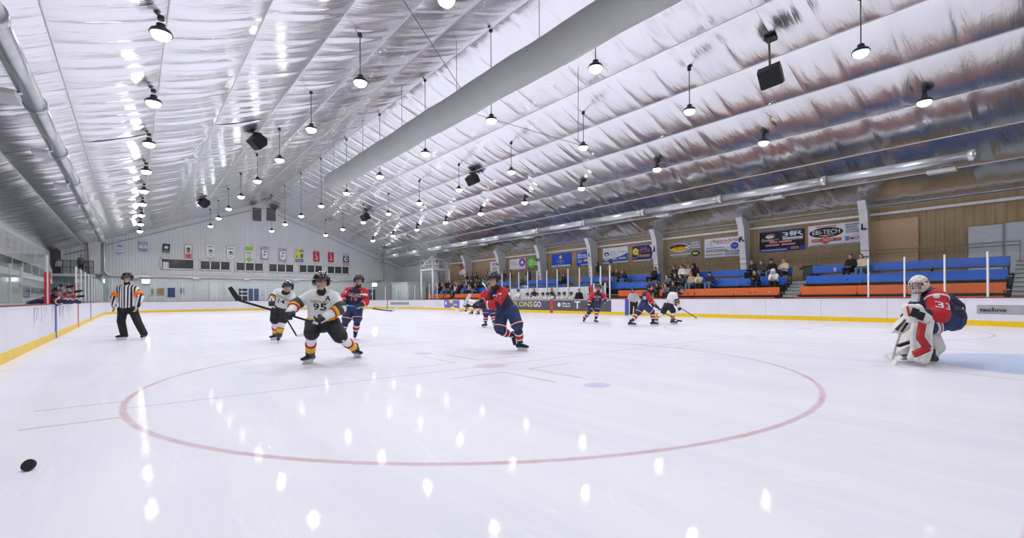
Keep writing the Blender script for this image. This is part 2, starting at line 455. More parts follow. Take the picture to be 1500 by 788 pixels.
gl_i = min(corner[:-1], key=lambda q_: abs(to_px((q_[0].x, q_[0].y, .6))[0] - 566)); gt = Vector((gl_i[1].y, -gl_i[1].x, 0))
keep(MB().obox((gl_i[0].x, gl_i[0].y, .5), gt * .05, (gl_i[1].x * .02, gl_i[1].y * .02, 0), (0, 0, .49)).build('line_stripe', M_RED_LINE), B_R)
board_rect(637, 646, .3, .9, cmat(214, 214, 224))
# techno advert on the curved near-right corner
sub = [q_ for q_ in right_pts if q_[0].y < -3.5 and q_[0].y > -6.6]
keep(strip(sub, .45, .735, .006, .01).build('advert_panel', cmat(168, 170, 172, .5)), B_R)
keep(strip(sub, .438, .45, .008, .012).build('advert_border', cmat(120, 120, 124, .5)), B_R)
keep(strip(sub, .735, .747, .008, .012).build('advert_border', cmat(120, 120, 124, .5)), B_R)
mid_i = min(right_pts, key=lambda q_: abs(q_[0].y + 4.16))
tt = Vector((mid_i[1].y, -mid_i[1].x, 0)); tt = tt if tt.y < 0 else -tt
text_on('techno', (mid_i[0].x + mid_i[1].x * .03, mid_i[0].y + mid_i[1].y * .03, .58), tt, (0, 0, 1), .15, cmat(70, 72, 76), B_R, 'lettering', .03, width=.74, bold=0.0)

# ================================================================== GLASS ON THE BOARDS
def glass_run(label, pts, z0, z1, w, poles=True, w0=0.0, post_r=.028, mat_g=None):
    root = thing('boards_glass', label, 'glass', (pts[0][0].x, pts[0][0].y, z0)); L = length(pts); k = max(1, round(L / w)); w = L / k
    for i in range(k):
        keep(strip(cut(pts, i * w + .03, (i + 1) * w - .03), z0, z1, -.055, .012).build('glass_pane', mat_g or M_GLASS), root)
    if poles:
        for i in range(k + 1):
            q_ = cut(pts, max(0, min(L - .02, i * w)), min(L, max(.02, i * w) + .01))
            if not q_: continue
            p, n = q_[0]; p = p - n * .06; t = Vector((n.y, -n.x))
            keep(MB().obox((p.x, p.y, (z0 + z1) / 2), (t.x * post_r, t.y * post_r, 0), (n.x * .03, n.y * .03, 0), (0, 0, (z1 - z0) / 2)).build('post', M_POST), root)
    return root
def straight(x, y0, y1, n=(-1, 0), st=.4):
    k = max(1, int(abs(y1 - y0) / st)); return [(Vector((x, y0 + (y1 - y0) * i / k)), Vector(n)) for i in range(k + 1)]
seg = [q_ for q_ in right_pts if q_[0].y < -.25]
seg = [q_ for q_ in seg if q_[0].y > -8.6] + [(Vector((XR, -.2)), Vector((-1, 0)))]
if seg[0][0].y > seg[-1][0].y: seg = seg[::-1]
glass_run('row of clear glass panes with white posts on the boards beside the goaltender', seg, BOARD_H, 2.66, 1.22)
glass_run('clear glass panes with white posts on the far right boards beside the platform', straight(XR, 36.3, 42.9), BOARD_H, 2.65, 1.65)
glass_run('clear glass panes on the curved far right corner boards', [q_ for q_ in PATH if q_[0].x > 11.2 and q_[0].y > 43.0], BOARD_H, 2.65, 1.9)
glass_run('clear glass panes with thin posts on the far end boards', [q_ for q_ in PATH if q_[0].y > 51.4 and 2.0 < q_[0].x < 11.4], BOARD_H, 3.0, 2.4, post_r=.02)
glass_run('clear glass panes on the curved far left corner boards', [q_ for q_ in PATH if q_[0].x < 2.1 and q_[0].y > 43.0], BOARD_H, 3.0, 2.4, post_r=.02)
glass_run('clear glass panes on the left boards before the red bench door', straight(XL, 12.3, 1.3, (1, 0)), BOARD_H, 2.42, 2.2, poles=False)

# ================================================================== ROOF
def foil_material():
    m = bpy.data.materials.new('foil'); m.use_nodes = True; nt = m.node_tree; X.nt = nt; b = nt.nodes['Principled BSDF']
    b.inputs['Base Color'].default_value = (.83, .83, .855, 1); b.inputs['Metallic'].default_value = 1.0
    tc = nt.nodes.new('ShaderNodeTexCoord')
    mp = nt.nodes.new('ShaderNodeMapping'); mp.inputs['Scale'].default_value = (.55, 3.2, 1)
    nt.links.new(tc.outputs['Object'], mp.inputs['Vector'])
    oi = nt.nodes.new('ShaderNodeObjectInfo')
    va = nt.nodes.new('ShaderNodeVectorMath'); va.operation = 'MULTIPLY_ADD'
    cb = nt.nodes.new('ShaderNodeCombineXYZ')
    mul = nt.nodes.new('ShaderNodeMath'); mul.operation = 'MULTIPLY'; mul.inputs[1].default_value = 50; nt.links.new(oi.outputs['Random'], mul.inputs[0])
    nt.links.new(mul.outputs[0], cb.inputs[0]); nt.links.new(mul.outputs[0], cb.inputs[1])
    add = nt.nodes.new('ShaderNodeVectorMath'); nt.links.new(mp.outputs[0], add.inputs[0]); nt.links.new(cb.outputs[0], add.inputs[1])
    nz = nt.nodes.new('ShaderNodeTexNoise'); nz.inputs['Scale'].default_value = 2.2; nz.inputs['Detail'].default_value = 4; nz.inputs['Distortion'].default_value = .5
    nt.links.new(add.outputs[0], nz.inputs['Vector'])
    bp = nt.nodes.new('ShaderNodeBump'); bp.inputs['Strength'].default_value = .32; bp.inputs['Distance'].default_value = .05
    nt.links.new(nz.outputs['Fac'], bp.inputs['Height']); nt.links.new(bp.outputs['Normal'], b.inputs['Normal'])
    n2 = nt.nodes.new('ShaderNodeTexNoise'); n2.inputs['Scale'].default_value = 1.3; nt.links.new(add.outputs[0], n2.inputs['Vector'])
    nt.links.new((X(n2.outputs['Fac']) * .16 + .14).s, b.inputs['Roughness'])
    return m
M_FOIL = foil_material()
STRIP_W = 2.1
def foil_mesh(seed, side):
    """one bay of foil between two purlins: x = outwards (horizontal), z drops with the slope; sags between purlins and is pinched at sheet seams"""
    rnd = random.Random(seed); nx, ny = 14, 56; v = []; sheets = 4
    jig = [0] + [k * BAY / sheets + rnd.uniform(-.25, .25) for k in range(1, sheets)] + [BAY]
    amp = [rnd.uniform(.7, 1.25) for _ in range(sheets)]
    folds = [(rnd.uniform(0, BAY), rnd.uniform(-.12, .12), rnd.uniform(.015, .04)) for _ in range(5)]
    for j in range(ny + 1):
        y = BAY * j / ny
        k = max(i for i in range(sheets) if jig[i] <= y + 1e-6); k = min(k, sheets - 1)
        u = (y - jig[k]) / (jig[k + 1] - jig[k])
        pin = min(u, 1 - u); pinch = 1 - .62 * math.exp(-(pin / .09) ** 2) if 0 < j < ny else .5
        for i in range(nx + 1):
            t = i / nx; d = STRIP_W * t
            prof = math.sin(math.pi * t) ** .75 if 0 < t < 1 else 0
            sag = .085 * amp[k] * prof * pinch
            wr = 0
            for fy, sl, fa in folds:
                wr += fa * math.exp(-((y - fy - sl * d) / .07) ** 2)
            wr += .02 * (noise.noise(Vector((d * .7 + seed, y * 2.2, seed * 3.1)))) + .010 * noise.noise(Vector((d * 1.5, y * 6, seed)))
            n = -(sag + wr * prof)
            v.append((side * (d + n * .36), y, -SLOPE * d + n))
    f = [(j * (nx + 1) + i, j * (nx + 1) + i + 1, (j + 1) * (nx + 1) + i + 1, (j + 1) * (nx + 1) + i) for j in range(ny) for i in range(nx)]
    if side > 0: f = [q_[::-1] for q_ in f]
    me = bpy.data.meshes.new('roof_panel'); me.from_pydata(v, [], f); me.polygons.foreach_set('use_smooth', [True] * len(f)); me.update()
    me.materials.append(M_FOIL); return me
FOIL = {s: [foil_mesh(11 + k + (50 if s > 0 else 0), s) for k in range(5)] for s in (-1, 1)}
mb = MB()
for s in (-1, 1):
    xo = RIDGE_X + s * 17.2
    mb.prism([Vector((RIDGE_X, WALL_N, RIDGE_Z + .16)), Vector((xo, WALL_N, roof_z(xo) + .16)), Vector((xo, WALL_N, roof_z(xo) + .36)), Vector((RIDGE_X, WALL_N, RIDGE_Z + .36))], (0, WALL_F - WALL_N + .2, 0))
ceiling = tag(mb.build('ceiling', mat('roof_deck', rgb(150, 152, 155), .6)), kind='structure')
rnd = random.Random(3)
for s in (-1, 1):
    for i in range(8):
        for k in range(12):
            p = obj('roof_panel', rnd.choice(FOIL[s]), None, ceiling)
            p.location = (RIDGE_X + s * STRIP_W * i, WALL_N + .02 + BAY * k * (WALL_F - WALL_N) / (BAY * 12), RIDGE_Z - SLOPE * STRIP_W * i)
            p.scale = (1, (WALL_F - WALL_N) / (BAY * 12), 1)
    for i in range(0 if s > 0 else 1, 9):
        x = RIDGE_X + s * STRIP_W * i; z = RIDGE_Z - SLOPE * STRIP_W * i
        MB().box(x - .012, WALL_N, z - .018, x + .012, WALL_F, z + .015).build('purlin', mat('purlin_grey', rgb(226, 226, 230), .4, .2), ceiling)

# ================================================================== WALLS
def ribbed(axis, pos, a0, a1, ztop, z0, pitch, depth, inward, name, material):
    """vertical ribbed siding along an axis; ztop is a function or number"""
    n = int((a1 - a0) / (pitch / 4)); top = []; bot = []; prof = (0, 0, 1, 1)
    for i in range(n + 1):
        a = a0 + (a1 - a0) * i / n; p = pos + inward * depth * prof[i % 4]
        zt = ztop(a) if callable(ztop) else ztop
        q_ = (a, p) if axis == 'x' else (p, a)
        bot.append((q_[0], q_[1], z0)); top.append((q_[0], q_[1], zt))
    m = MB().add(bot + top, [(i, i + 1, n + 2 + i, n + 1 + i) for i in range(n)])
    return m
M_SIDE_W = mat('siding_white', rgb(206, 208, 208), .55, var=.03, scale=.8)
M_SIDE_T = mat('siding_tan', rgb(164, 143, 108), .6, var=.06, scale=1.2)
M_TRIM = mat('trim_white', rgb(228, 230, 232), .45)
wf = ribbed('x', WALL_F, WALL_L, WALL_R, lambda x: roof_z(x) - .02, 3.45, .24, .014, -1, 'wall_far', None).build('wall_far', M_SIDE_W); tag(wf, kind='structure')
tag(MB().box(WALL_L, WALL_F - .0, 0, WALL_R, WALL_F + .2, 3.5).build('wall_far', mat('wall_pale_green', rgb(222, 228, 227), .5, var=.03)), kind='structure')
tag(MB().box(WALL_L, WALL_F - .12, -.0, WALL_R, WALL_F + .05, .75).build('baseboard_far', cmat(96, 100, 102)), kind='structure')
wr = ribbed('y', WALL_R, WALL_N, 40.8, roof_z(WALL_R) - .10, 0, .32, .03, -1, 'wall_right', None).build('wall_right', M_SIDE_T); tag(wr, kind='structure')
tag(ribbed('y', WALL_R, 40.8, WALL_F, roof_z(WALL_R) - .10, 0, .32, .02, -1, 'wall_right', None).build('wall_right', M_SIDE_W), kind='structure')
tag(MB().box(WALL_L - .2, WALL_N, 0, WALL_L, WALL_F, roof_z(WALL_L) + .1).build('wall_left', mat('wall_left_grey', rgb(220, 224, 224), .6, var=.04)), kind='structure')
mb = MB().prism([Vector((WALL_L, WALL_N - .2, 0)), Vector((WALL_R, WALL_N - .2, 0)), Vector((WALL_R, WALL_N - .2, roof_z(WALL_R))), Vector((RIDGE_X, WALL_N - .2, RIDGE_Z)), Vector((WALL_L, WALL_N - .2, roof_z(WALL_L)))], (0, .2, 0))
tag(mb.build('wall_near', M_SIDE_W), kind='structure')
# trims: gable cable line, wall top rail
for s in (-1, 1):
    xo = RIDGE_X + s * 16.2
    tag(MB().tube([(RIDGE_X, WALL_F - .12, RIDGE_Z - .55), (xo, WALL_F - .12, roof_z(xo) - .55)], .035, 8).build('trim_%d' % (1 if s < 0 else 2), cmat(170, 172, 176, .4)), kind='structure')
tag(MB().box(WALL_R - .14, WALL_N, 5.00, WALL_R - .03, 40.8, 5.12).build('trim_3', M_TRIM), kind='structure')
# ================================================================== FRAME COLUMNS (right side)
M_COL_F = mat('column_white', rgb(226, 226, 228), .5); M_COL_W = mat('column_web', rgb(206, 208, 210), .55)
letters = {0: 'L', 1: 'K', 2: 'J', 3: 'I', 4: 'H', 5: 'G', 6: 'F', 7: 'E', 8: 'D'}
words_after = {0: 'beside the sign with a black oval', 1: 'beside the sign with a blue starburst', 2: 'beside the navy sign with a yellow sun', 3: 'beside the blue sign with a van',
               4: 'between the green and the blue signs', 5: 'behind the purple and white sign', 6: 'beside the orange and white sign', 7: 'second from the far end', 8: 'nearest the far end wall'}
for k in range(-1, 8):
    y = FRAME0 + BAY * k; zt = 5.5
    root = thing('steel_column', 'white tapered steel column %s' % (('marked %s ' % letters[k] if k in (0, 1, 2) else '') + words_after.get(k, 'at the near right edge')), 'column', (22.9, y, 1.99), 'frame columns along the right wall')
    w = .17
    fl = MB().prism([Vector((22.86, y - w, 1.99)), Vector((22.80, y - w, 1.99)), Vector((22.42, y - w, 5.0)), Vector((22.12, y - w, 5.62)), Vector((22.20, y - w, 5.66)), Vector((22.50, y - w, 5.05))], (0, 2 * w, 0)).build('flange', M_COL_F); keep(fl, root)
    wb = MB().prism([Vector((22.84, y - .05, 1.99)), Vector((22.46, y - .05, 5.02)), Vector((22.18, y - .05, 5.64)), Vector((22.6, y - .05, 5.72)), Vector((23.46, y - .05, 5.4)), Vector((23.46, y - .05, 1.99))], (0, .1, 0)).build('web', M_COL_W); keep(wb, root)
    for zz in (3.0, 3.28): keep(MB().box(22.60, y - w - .01, zz, 22.80, y + w + .01, zz + .03).build('band', cmat(150, 152, 154, .5)), root)
    if k >= 0:
        text_on(letters[k], (22.50, y, 4.42), (0, -1, 0), (0.122, 0, 1), .34, M_BLACK, root, 'lettering', .08)

# ================================================================== STANDS
M_TREAD = mat('tread_grey', rgb(160, 172, 172), .7, var=.08)
M_RISER = mat('riser_dark', rgb(62, 64, 68), .8)
M_ORANGE = mat('bench_orange', rgb(226, 106, 42), .42, var=.06, scale=3)
M_BLUE = mat('bench_blue', rgb(40, 100, 204), .36, var=.08, scale=2)
M_SEAT = mat('seat_dark', rgb(58, 60, 74), .6)
ROWS = [(19.95, .72, 1.075, 'orange'), (20.6, 1.19, 1.58, 'orange'), (21.4, 1.73, 2.11, 'blue'), (22.2, 2.27, 2.65, 'blue')]   # back x, bottom, top
TREADS = [(19.55, 20.0, .28), (20.0, 20.65, .80), (20.65, 21.45, 1.33), (21.45, 22.25, 1.86), (22.25, 23.38, 1.98)]
SECT = [(-4.2, 2.84), (3.78, 10.8), (11.75, 18.8), (19.75, 26.8), (27.8, 34.8), (35.7, 40.4)]
sect_words = ['behind the goaltender, right of the aisle', 'between columns K and J', 'below the navy sign with a yellow sun', 'behind the players bench', 'behind the blue and yellow advert', 'nearest the white platform']
AISLES = [(2.84, 3.78), (10.8, 11.75), (18.8, 19.75), (26.8, 27.8), (34.8, 35.7)]
tier_spans = [(-4.3, 2.84), (3.78, 10.8), (11.75, 18.8), (19.75, 26.8), (27.8, 34.8), (35.7, 37.9)]
for si, (y0, y1) in enumerate(tier_spans):
    t = thing('stand_tiers', 'stepped grey concrete tiers of the stands, ' + sect_words[si], 'stands', (20, (y0 + y1) / 2, 0), 'tiers of the stands')
    for i, (x0, x1, z) in enumerate(TREADS):
        ya, yb = y0, y1
        if si == 3 and i < 2: continue
        if si == 2 and i < 2: yb = 14.05
        if si == 3 and i == 2: x0 = 20.9
        if si == 2 and i == 2: x0 = 20.9
        keep(MB().box(x0, ya, -.004, x1, yb, z - .04).build('riser', M_RISER), t); keep(MB().box(x0 - .02, ya, z - .04, x1, yb, z).build('tread', M_TREAD), t)
for si, (y0, y1) in enumerate(SECT):
    for ri, (x, zb, zt, colour) in enumerate(ROWS):
        if si == 3 and ri < 2: continue
        if si == 2 and ri < 2: yy0, yy1 = y0, 14.0
        else: yy0, yy1 = y0, y1
        b = thing('bench', '%s plank bench, %s row, %s' % (colour, ['boards', 'front', 'middle', 'top'][ri], sect_words[si]), 'bench', (x, (yy0 + yy1) / 2, TREADS[ri][2]), 'plank benches of the stands')
        m = M_ORANGE if colour == 'orange' else M_BLUE
        npl = max(1, round((yy1 - yy0) / 2.4)); w = (yy1 - yy0) / npl
        for j in range(npl):
            keep(MB().obox((x, yy0 + (j + .5) * w, (zb + zt) / 2), (.02, 0, 0), (0, w / 2 - .006, 0), (.02, 0, (zt - zb) / 2)).build('backrest', m), b)
        zs = zb - .01
        keep(MB().box(x - .42, yy0, zs - .04, x - .10, yy1, zs).build('seat', M_SEAT), b)
        for j in range(npl + 1):
            yj = min(yy1 - .05, max(yy0 + .05, yy0 + j * w)); zf = TREADS[ri][2]
            mb = MB().box(x - .38, yj - .02, zf, x - .34, yj + .02, zs - .04).box(x - .04, yj - .02, zf, x - .0, yj + .02, zb + .1); mb.box(x - .38, yj - .02, zs - .08, x - .02, yj + .02, zs - .04)
            keep(mb.build('bracket', M_RISER), b)
for ai, (y0, y1) in enumerate(AISLES):
    st = thing('aisle_stairs', 'grey green concrete aisle steps %s' % ['beside the two women and the bin', 'below column J', 'behind the bench glass', 'behind the blue and yellow advert', 'near the white platform'][ai], 'stairs', (20, (y0 + y1) / 2, 0), 'aisle steps of the stands')
    for j in range(5 if ai in (2, 3) else 0, 9):
        xa = 19.62 + j * .30; z = .55 + j * .172
        keep(MB().box(xa, y0 + .05, .0, xa + .34, y1 - .05, z - .03).build('step', M_TREAD), st)
        keep(MB().box(xa - .015, y0 + .05, z - .03, xa + .34, y1 - .05, z).build('nosing', cmat(120, 96, 98)), st)
st = thing('aisle_stairs', 'grey green concrete aisle steps at the right edge of the picture', 'stairs', (20, -5, 0), 'aisle steps of the stands')
for j in range(11):
    xa = 19.62 + j * .27; z = .75 + j * .17
    keep(MB().box(xa, -7.6, .0, xa + .34, -4.35, z - .03).build('step', M_TREAD), st); keep(MB().box(xa - .015, -7.6, z - .03, xa + .34, -4.35, z).build('nosing', cmat(104, 84, 86)), st)
# walkway railing behind the top row
M_RAIL = mat('rail_grey', rgb(150, 142, 118), .5)
def railing(label, y0, y1, x=23.05, z=1.98, h=(.55, 1.15, 1.3)):
    r = thing('guard_rail', label, 'railing', (x, (y0 + y1) / 2, z), 'railings of the upper walkway')
    for hh in h[1:]: keep(MB().tube([(x, y0, z + hh), (x, y1, z + hh)], .02, 8).build('rail', M_RAIL), r)
    n = max(1, round((y1 - y0) / 1.9))
    for i in range(n + 1):
        y = y0 + (y1 - y0) * i / n; keep(MB().tube([(x, y, z), (x, y, z + h[-1])], .02, 8).build('post', M_RAIL), r)
railing('thin grey walkway railing at the right, below the beige panel', -4.4, .4); railing('thin grey walkway railing below the black oval sign', 1.1, 6.2); railing('thin grey walkway railing between columns K and J', 7.0, 12.1)
railing('thin grey walkway railing below the navy sign with a yellow sun', 12.9, 17.8); railing('thin grey walkway railing below the blue logo sign', 18.8, 23.8); railing('thin grey walkway railing behind the far crowd', 24.9, 35.6)
# white doorway board and beige panel on the right wall
def wall_board(name, label, cat, px0, py0, px1, py1, m, d=.05, x=WALL_R - .04):
    a, b = at(px0, py0, 0, x), at(px1, py1, 0, x); y0, y1 = sorted((a.y, b.y)); z0, z1 = sorted((a.z, b.z))
    mb = MB().box(x - d, y0, z0, x, y1, z1); mb.box(x - d - .012, y0, z0, x - d + .01, y0 + .05, z1)
    return tag(mb.build(name, m), label, cat)
wall_board('wall_panel', 'plain beige rectangular panel on the tan wall right of column L', 'panel', 1275.5, 325, 1346, 383, mat('panel_beige', rgb(196, 166, 130), .6, var=.03))
bin_ = thing('trash_bin', 'grey wheeled bin with black lid at the top of the aisle', 'bin', (22.6, 3.1, 1.98))
keep(MB().prism([Vector((22.45, 2.78, 1.98)), Vector((22.85, 2.78, 1.98)), Vector((22.92, 2.70, 2.62)), Vector((22.38, 2.70, 2.62))], (0, .62, 0)).build('body', cmat(70, 74, 84)), bin_)
keep(MB().prism([Vector((22.34, 2.66, 2.62)), Vector((22.95, 2.66, 2.62)), Vector((22.95, 2.66, 2.72)), Vector((22.40, 2.66, 2.69))], (0, .72, 0)).build('lid', M_BLACK), bin_)
keep(MB().box(22.36, 3.36, 2.5, 22.46, 3.5, 2.6).build('handle', M_BLACK), bin_)
wd = thing('white_door', 'white double door panel beside the upper walkway at the right edge', 'door', (23.4, -5, 2.2))
a, b = at(1419, 352, 0, 23.42), at(1500, 395, 0, 23.42)
keep(MB().box(23.34, a.y - 1.05, 1.98, 23.44, a.y, 4.05).build('leaf', cmat(200, 208, 214)), wd); keep(MB().box(23.34, a.y - 2.5, 1.98, 23.44, a.y - 1.08, 4.08).build('leaf', cmat(202, 210, 216)), wd)
keep(MB().box(23.28, a.y - 1.1, 1.98, 23.36, a.y - 1.04, 4.1).build('frame', cmat(150, 152, 150)), wd)

# ================================================================== SIGNS
def sign(name, label, cat, O, r, u, W, H, base, items, depth=.05, group=None):
    """flat sign with raised print; O lower-left corner, r/u unit axes, items in 0..1 of width/height"""
    O, r, u = Vector(O), Vector(r), Vector(u); n = r.cross(u)
    root = thing(name, label, cat, O, group)
    keep(MB().obox(O + r * W / 2 + u * H / 2 - n * (depth / 2 - .0), r * W / 2, u * H / 2, n * depth / 2).build('panel', base), root)
    lay = 1
    for it in items:
        e = .0035 * lay; lay += 1
        if it[0] == 'rect':
            _, a, b, c, d, m = it
            keep(MB().obox(O + r * W * (a + c) / 2 + u * H * (b + d) / 2 + n * e / 2, r * W * (c - a) / 2, u * H * (d - b) / 2, n * e / 2).build('print_block', m), root)
        elif it[0] == 'poly':
            keep(MB().prism([O + r * W * a + u * H * b for a, b in it[1]], n * e).build('print_shape', it[2]), root)
        elif it[0] == 'ell':
            _, a, b, ra, rb, m = it
            pts = [O + r * (W * a + W * ra * math.cos(t)) + u * (H * b + H * rb * math.sin(t)) for t in [2 * math.pi * k / 28 for k in range(28)]]
            keep(MB().prism(pts, n * e).build('emblem', m), root)
        elif it[0] == 'text':
            s, a, b, h, m = it[1:6]; w = it[6] if len(it) > 6 else None; tilt = it[7] if len(it) > 7 else 0
            rr = (r * math.cos(tilt) + u * math.sin(tilt)); uu = (-r * math.sin(tilt) + u * math.cos(tilt))
            text_on(s, O + r * W * a + u * H * b + n * (e + .002), rr, uu, H * h, m, root, 'lettering', .004, width=W * w if w else None, bold=.004)
        elif it[0] == 'lines':      # unreadable small print
            _, a, b, c, d, k, m = it
            for j in range(k):
                v = b + (d - b) * (j + .5) / k; cc = c - (c - a) * (.25 * ((j * 7) % 3) / 3)
                keep(MB().obox(O + r * W * (a + cc) / 2 + u * H * v + n * e / 2, r * W * (cc - a) / 2, u * H * (d - b) / k * .28, n * e / 2).build('print_line', m), root)
    return root
def wall_sign(name, label, px0, px1, pt0, pt1, pb0, items, base, x=WALL_R - .09):
    """on the right wall: left/right pixel columns, top pixel rows at left and right, bottom row at left"""
    a, b, c = at(px0, pt0, 0, x), at(px1, pt1, 0, x), at(px0, pb0, 0, x)
    zt = (a.z + b.z) / 2; H = a.z - c.z
    return sign(name, label, 'sign', (x, a.y, zt - H), (0, -1, 0), (0, 0, 1), abs(a.y - b.y), H, base, items, group='advertising signs on the right wall')
W_, K_ = cmat(228, 228, 233), M_BLACK
RED = cmat(186, 40, 44); NAVY = cmat(34, 34, 110); YEL = cmat(236, 222, 40); PINK = cmat(214, 150, 154); BLU = cmat(30, 78, 200)
wall_sign('advert_sign', 'white sign with black oval and red anniversary ribbon, left of column L', 1184, 1261.5, 332, 323.5, 361.9, [
    ('rect', .02, .02, .98, .05, K_), ('ell', .35, .63, .33, .24, K_), ('text', 'EBI-TECH', .35, .645, .21, W_, .53), ('rect', .21, .475, .50, .50, W_),
    ('rect', .07, .20, .64, .34, RED), ('ell', .34, .27, .095, .19, cmat(206, 140, 92)), ('ell', .34, .27, .075, .15, RED), ('text', '30', .34, .27, .19, W_), ('text', 'ANNI', .16, .27, .08, W_), ('text', '1990 - 2020', .52, .27, .07, W_),
    ('rect', .715, .16, .785, .36, cmat(92, 150, 214)), ('ell', .84, .25, .04, .05, RED), ('ell', .92, .27, .035, .08, cmat(150, 120, 140)), ('ell', .92, .27, .022, .05, W_),
    ('lines', .72, .50, .96, .95, 4, cmat(150, 152, 162)), ('lines', .15, .88, .55, .94, 1, cmat(196, 120, 124))], W_)
wall_sign('advert_sign', 'black transport sign with blue border, silver letters and pink lines, between columns K and L', 1112.6, 1177.8, 340.3, 333.9, 369.5, [
    ('rect', 0, .95, 1, 1, BLU), ('rect', 0, 0, .68, .14, BLU), ('rect', .92, 0, 1, .18, BLU), ('lines', .04, .04, .62, .10, 1, W_),
    ('ell', .26, .76, .11, .12, cmat(150, 92, 80)), ('ell', .24, .72, .10, .08, cmat(214, 210, 208)), ('text', 'Groleau', .20, .56, .15, W_, .30), ('text', 'inc.', .42, .58, .1, PINK),
    ('text', '3', .60, .76, .22, W_, .14), ('text', 'R', .88, .78, .22, W_, .2), ('ell', .74, .80, .05, .12, cmat(206, 206, 210)), ('rect', .54, .54, .98, .63, cmat(210, 210, 214)), ('lines', .54, .48, .98, .53, 1, cmat(170, 170, 176)),
    ('rect', .24, .40, .42, .48, PINK), ('rect', .46, .40, .74, .48, PINK), ('rect', .15, .26, .47, .34, PINK), ('rect', .52, .26, .82, .34, PINK), ('lines', .72, .04, .90, .18, 2, cmat(180, 180, 186))], K_)
wall_sign('advert_sign', 'white windshield repair sign with blue starburst, left of column K', 1032, 1085.5, 350.5, 345.2, 377.8, [
    ('text', 'Ré', .30, .83, .17, NAVY, .11), ('text', 'pare-brise', .665, .83, .17, RED, .60), ('rect', .38, .68, .70, .71, cmat(150, 92, 130)),
    ('poly', [(.83 + (.125 if k % 2 else .09) * math.cos(math.pi * k / 12), .53 + (.20 if k % 2 else .14) * math.sin(math.pi * k / 12)) for k in range(24)], BLU), ('rect', .77, .50, .89, .56, cmat(150, 170, 226)),
    ('lines', .05, .46, .55, .54, 1, cmat(132, 140, 186)), ('lines', .05, .28, .66, .42, 2, cmat(132, 140, 186)), ('lines', .03, .10, .50, .18, 1, cmat(196, 120, 130)),
    ('text', '418 755-0790', .78, .24, .10, NAVY, .40), ('text', '418 333-0091', .78, .11, .10, NAVY, .40), ('poly', [(.05, .66), (.20, .90), (.22, .62)], cmat(206, 208, 216))], W_)
wall_sign('advert_sign', 'silver grey racing sign with chequered flag and yellow car, left of the windshield sign', 980.5, 1027.8, 355, 351, 379, [
    ('ell', .33, .62, .32, .27, cmat(196, 198, 200)), ('ell', .30, .66, .28, .18, K_), ('ell', .30, .55, .26, .13, YEL), ('text', 'Mobile', .33, .70, .16, RED, .40), ('text', 'Racing', .40, .56, .15, RED, .36),
    ('poly', [(.50, .64), (.64, .82), (.68, .60), (.54, .50)], W_), ('rect', .56, .66, .60, .72, K_), ('rect', .61, .58, .65, .64, K_), ('rect', .60, .74, .64, .80, K_),
    ('lines', .70, .50, .96, .92, 3, cmat(205, 207, 210)), ('rect', .03, .20, .68, .26, W_), ('text', 'GUYS REGIS', .35, .11, .11, YEL, .5), ('ell', .82, .22, .13, .15, K_), ('ell', .82, .22, .09, .07, YEL)], cmat(142, 144, 146))
wall_sign('advert_sign', 'navy and white sign with a yellow sun, left of column J', 926.3, 960, 361, 358, 384, [
    ('poly', [(.80, .12), (1, .12), (1, 1), (.74, 1), (.84, .80), (.88, .5), (.84, .2)], W_), ('rect', 0, .0, 1, .16, cmat(150, 150, 156)), ('ell', .15, .66, .125, .21, YEL), ('ell', .15, .66, .07, .11, cmat(206, 190, 30)),
    ('text', 'CLUB', .50, .83, .14, cmat(120, 170, 214), .3), ('text', 'PISCINE', .53, .66, .20, cmat(224, 90, 90), .5), ('text', 'Fitness', .50, .38, .22, YEL, .55), ('rect', .04, .24, .18, .29, PINK), ('lines', .05, .03, .8, .12, 1, W_)], NAVY)
wall_sign('advert_sign', 'white and blue swoosh sign with a dark blue letter emblem, right of column I', 883, 919.5, 364, 360.5, 386, [
    ('poly', [(0, .30), (.25, .26), (.55, .33), (.8, .45), (1, .60), (1, .08), (0, .08)], cmat(38, 96, 176)), ('ell', .16, .60, .10, .13, NAVY), ('ell', .16, .57, .05, .07, W_), ('lines', .28, .50, .58, .76, 3, cmat(176, 184, 196)), ('text', 'Centre', .78, .68, .1, cmat(60, 80, 130), .3),
    ('lines', .05, .15, .24, .27, 2, W_), ('lines', .40, .18, .58, .30, 2, W_), ('lines', .65, .20, .95, .33, 2, W_)], W_)
wall_sign('advert_sign', 'blue sign with a van and bold white lettering, left of column I', 844.5, 863.5, 370.5, 368, 390, [
    ('text', 'Bies', .52, .78, .24, W_, .85), ('rect', .05, .58, .95, .63, W_), ('ell', .26, .33, .2, .13, cmat(110, 170, 200)), ('ell', .74, .38, .2, .09, YEL), ('rect', .35, .05, .9, .10, W_)], BLU)
wall_sign('advert_sign', 'bright blue sign with a yellow pear emblem and white footer, right of column H', 808, 836, 373, 370.4, 391.5, [
    ('rect', 0, 0, 1, .14, cmat(206, 212, 218)), ('ell', .48, .72, .075, .16, YEL), ('rect', .42, .62, .54, .68, RED), ('text', 'Confort', .48, .42, .12, W_, .38), ('text', 'inc.', .50, .29, .08, W_), ('lines', .3, .18, .7, .22, 1, cmat(120, 160, 230))], BLU)
wall_sign('advert_sign', 'green round emblem sign beside column H', 773, 787, 377, 375.5, 395, [
    ('ell', .38, .52, .40, .40, cmat(118, 200, 64)), ('text', 'D', .38, .52, .42, W_), ('lines', .74, .30, 1, .62, 2, W_)], cmat(96, 140, 84))
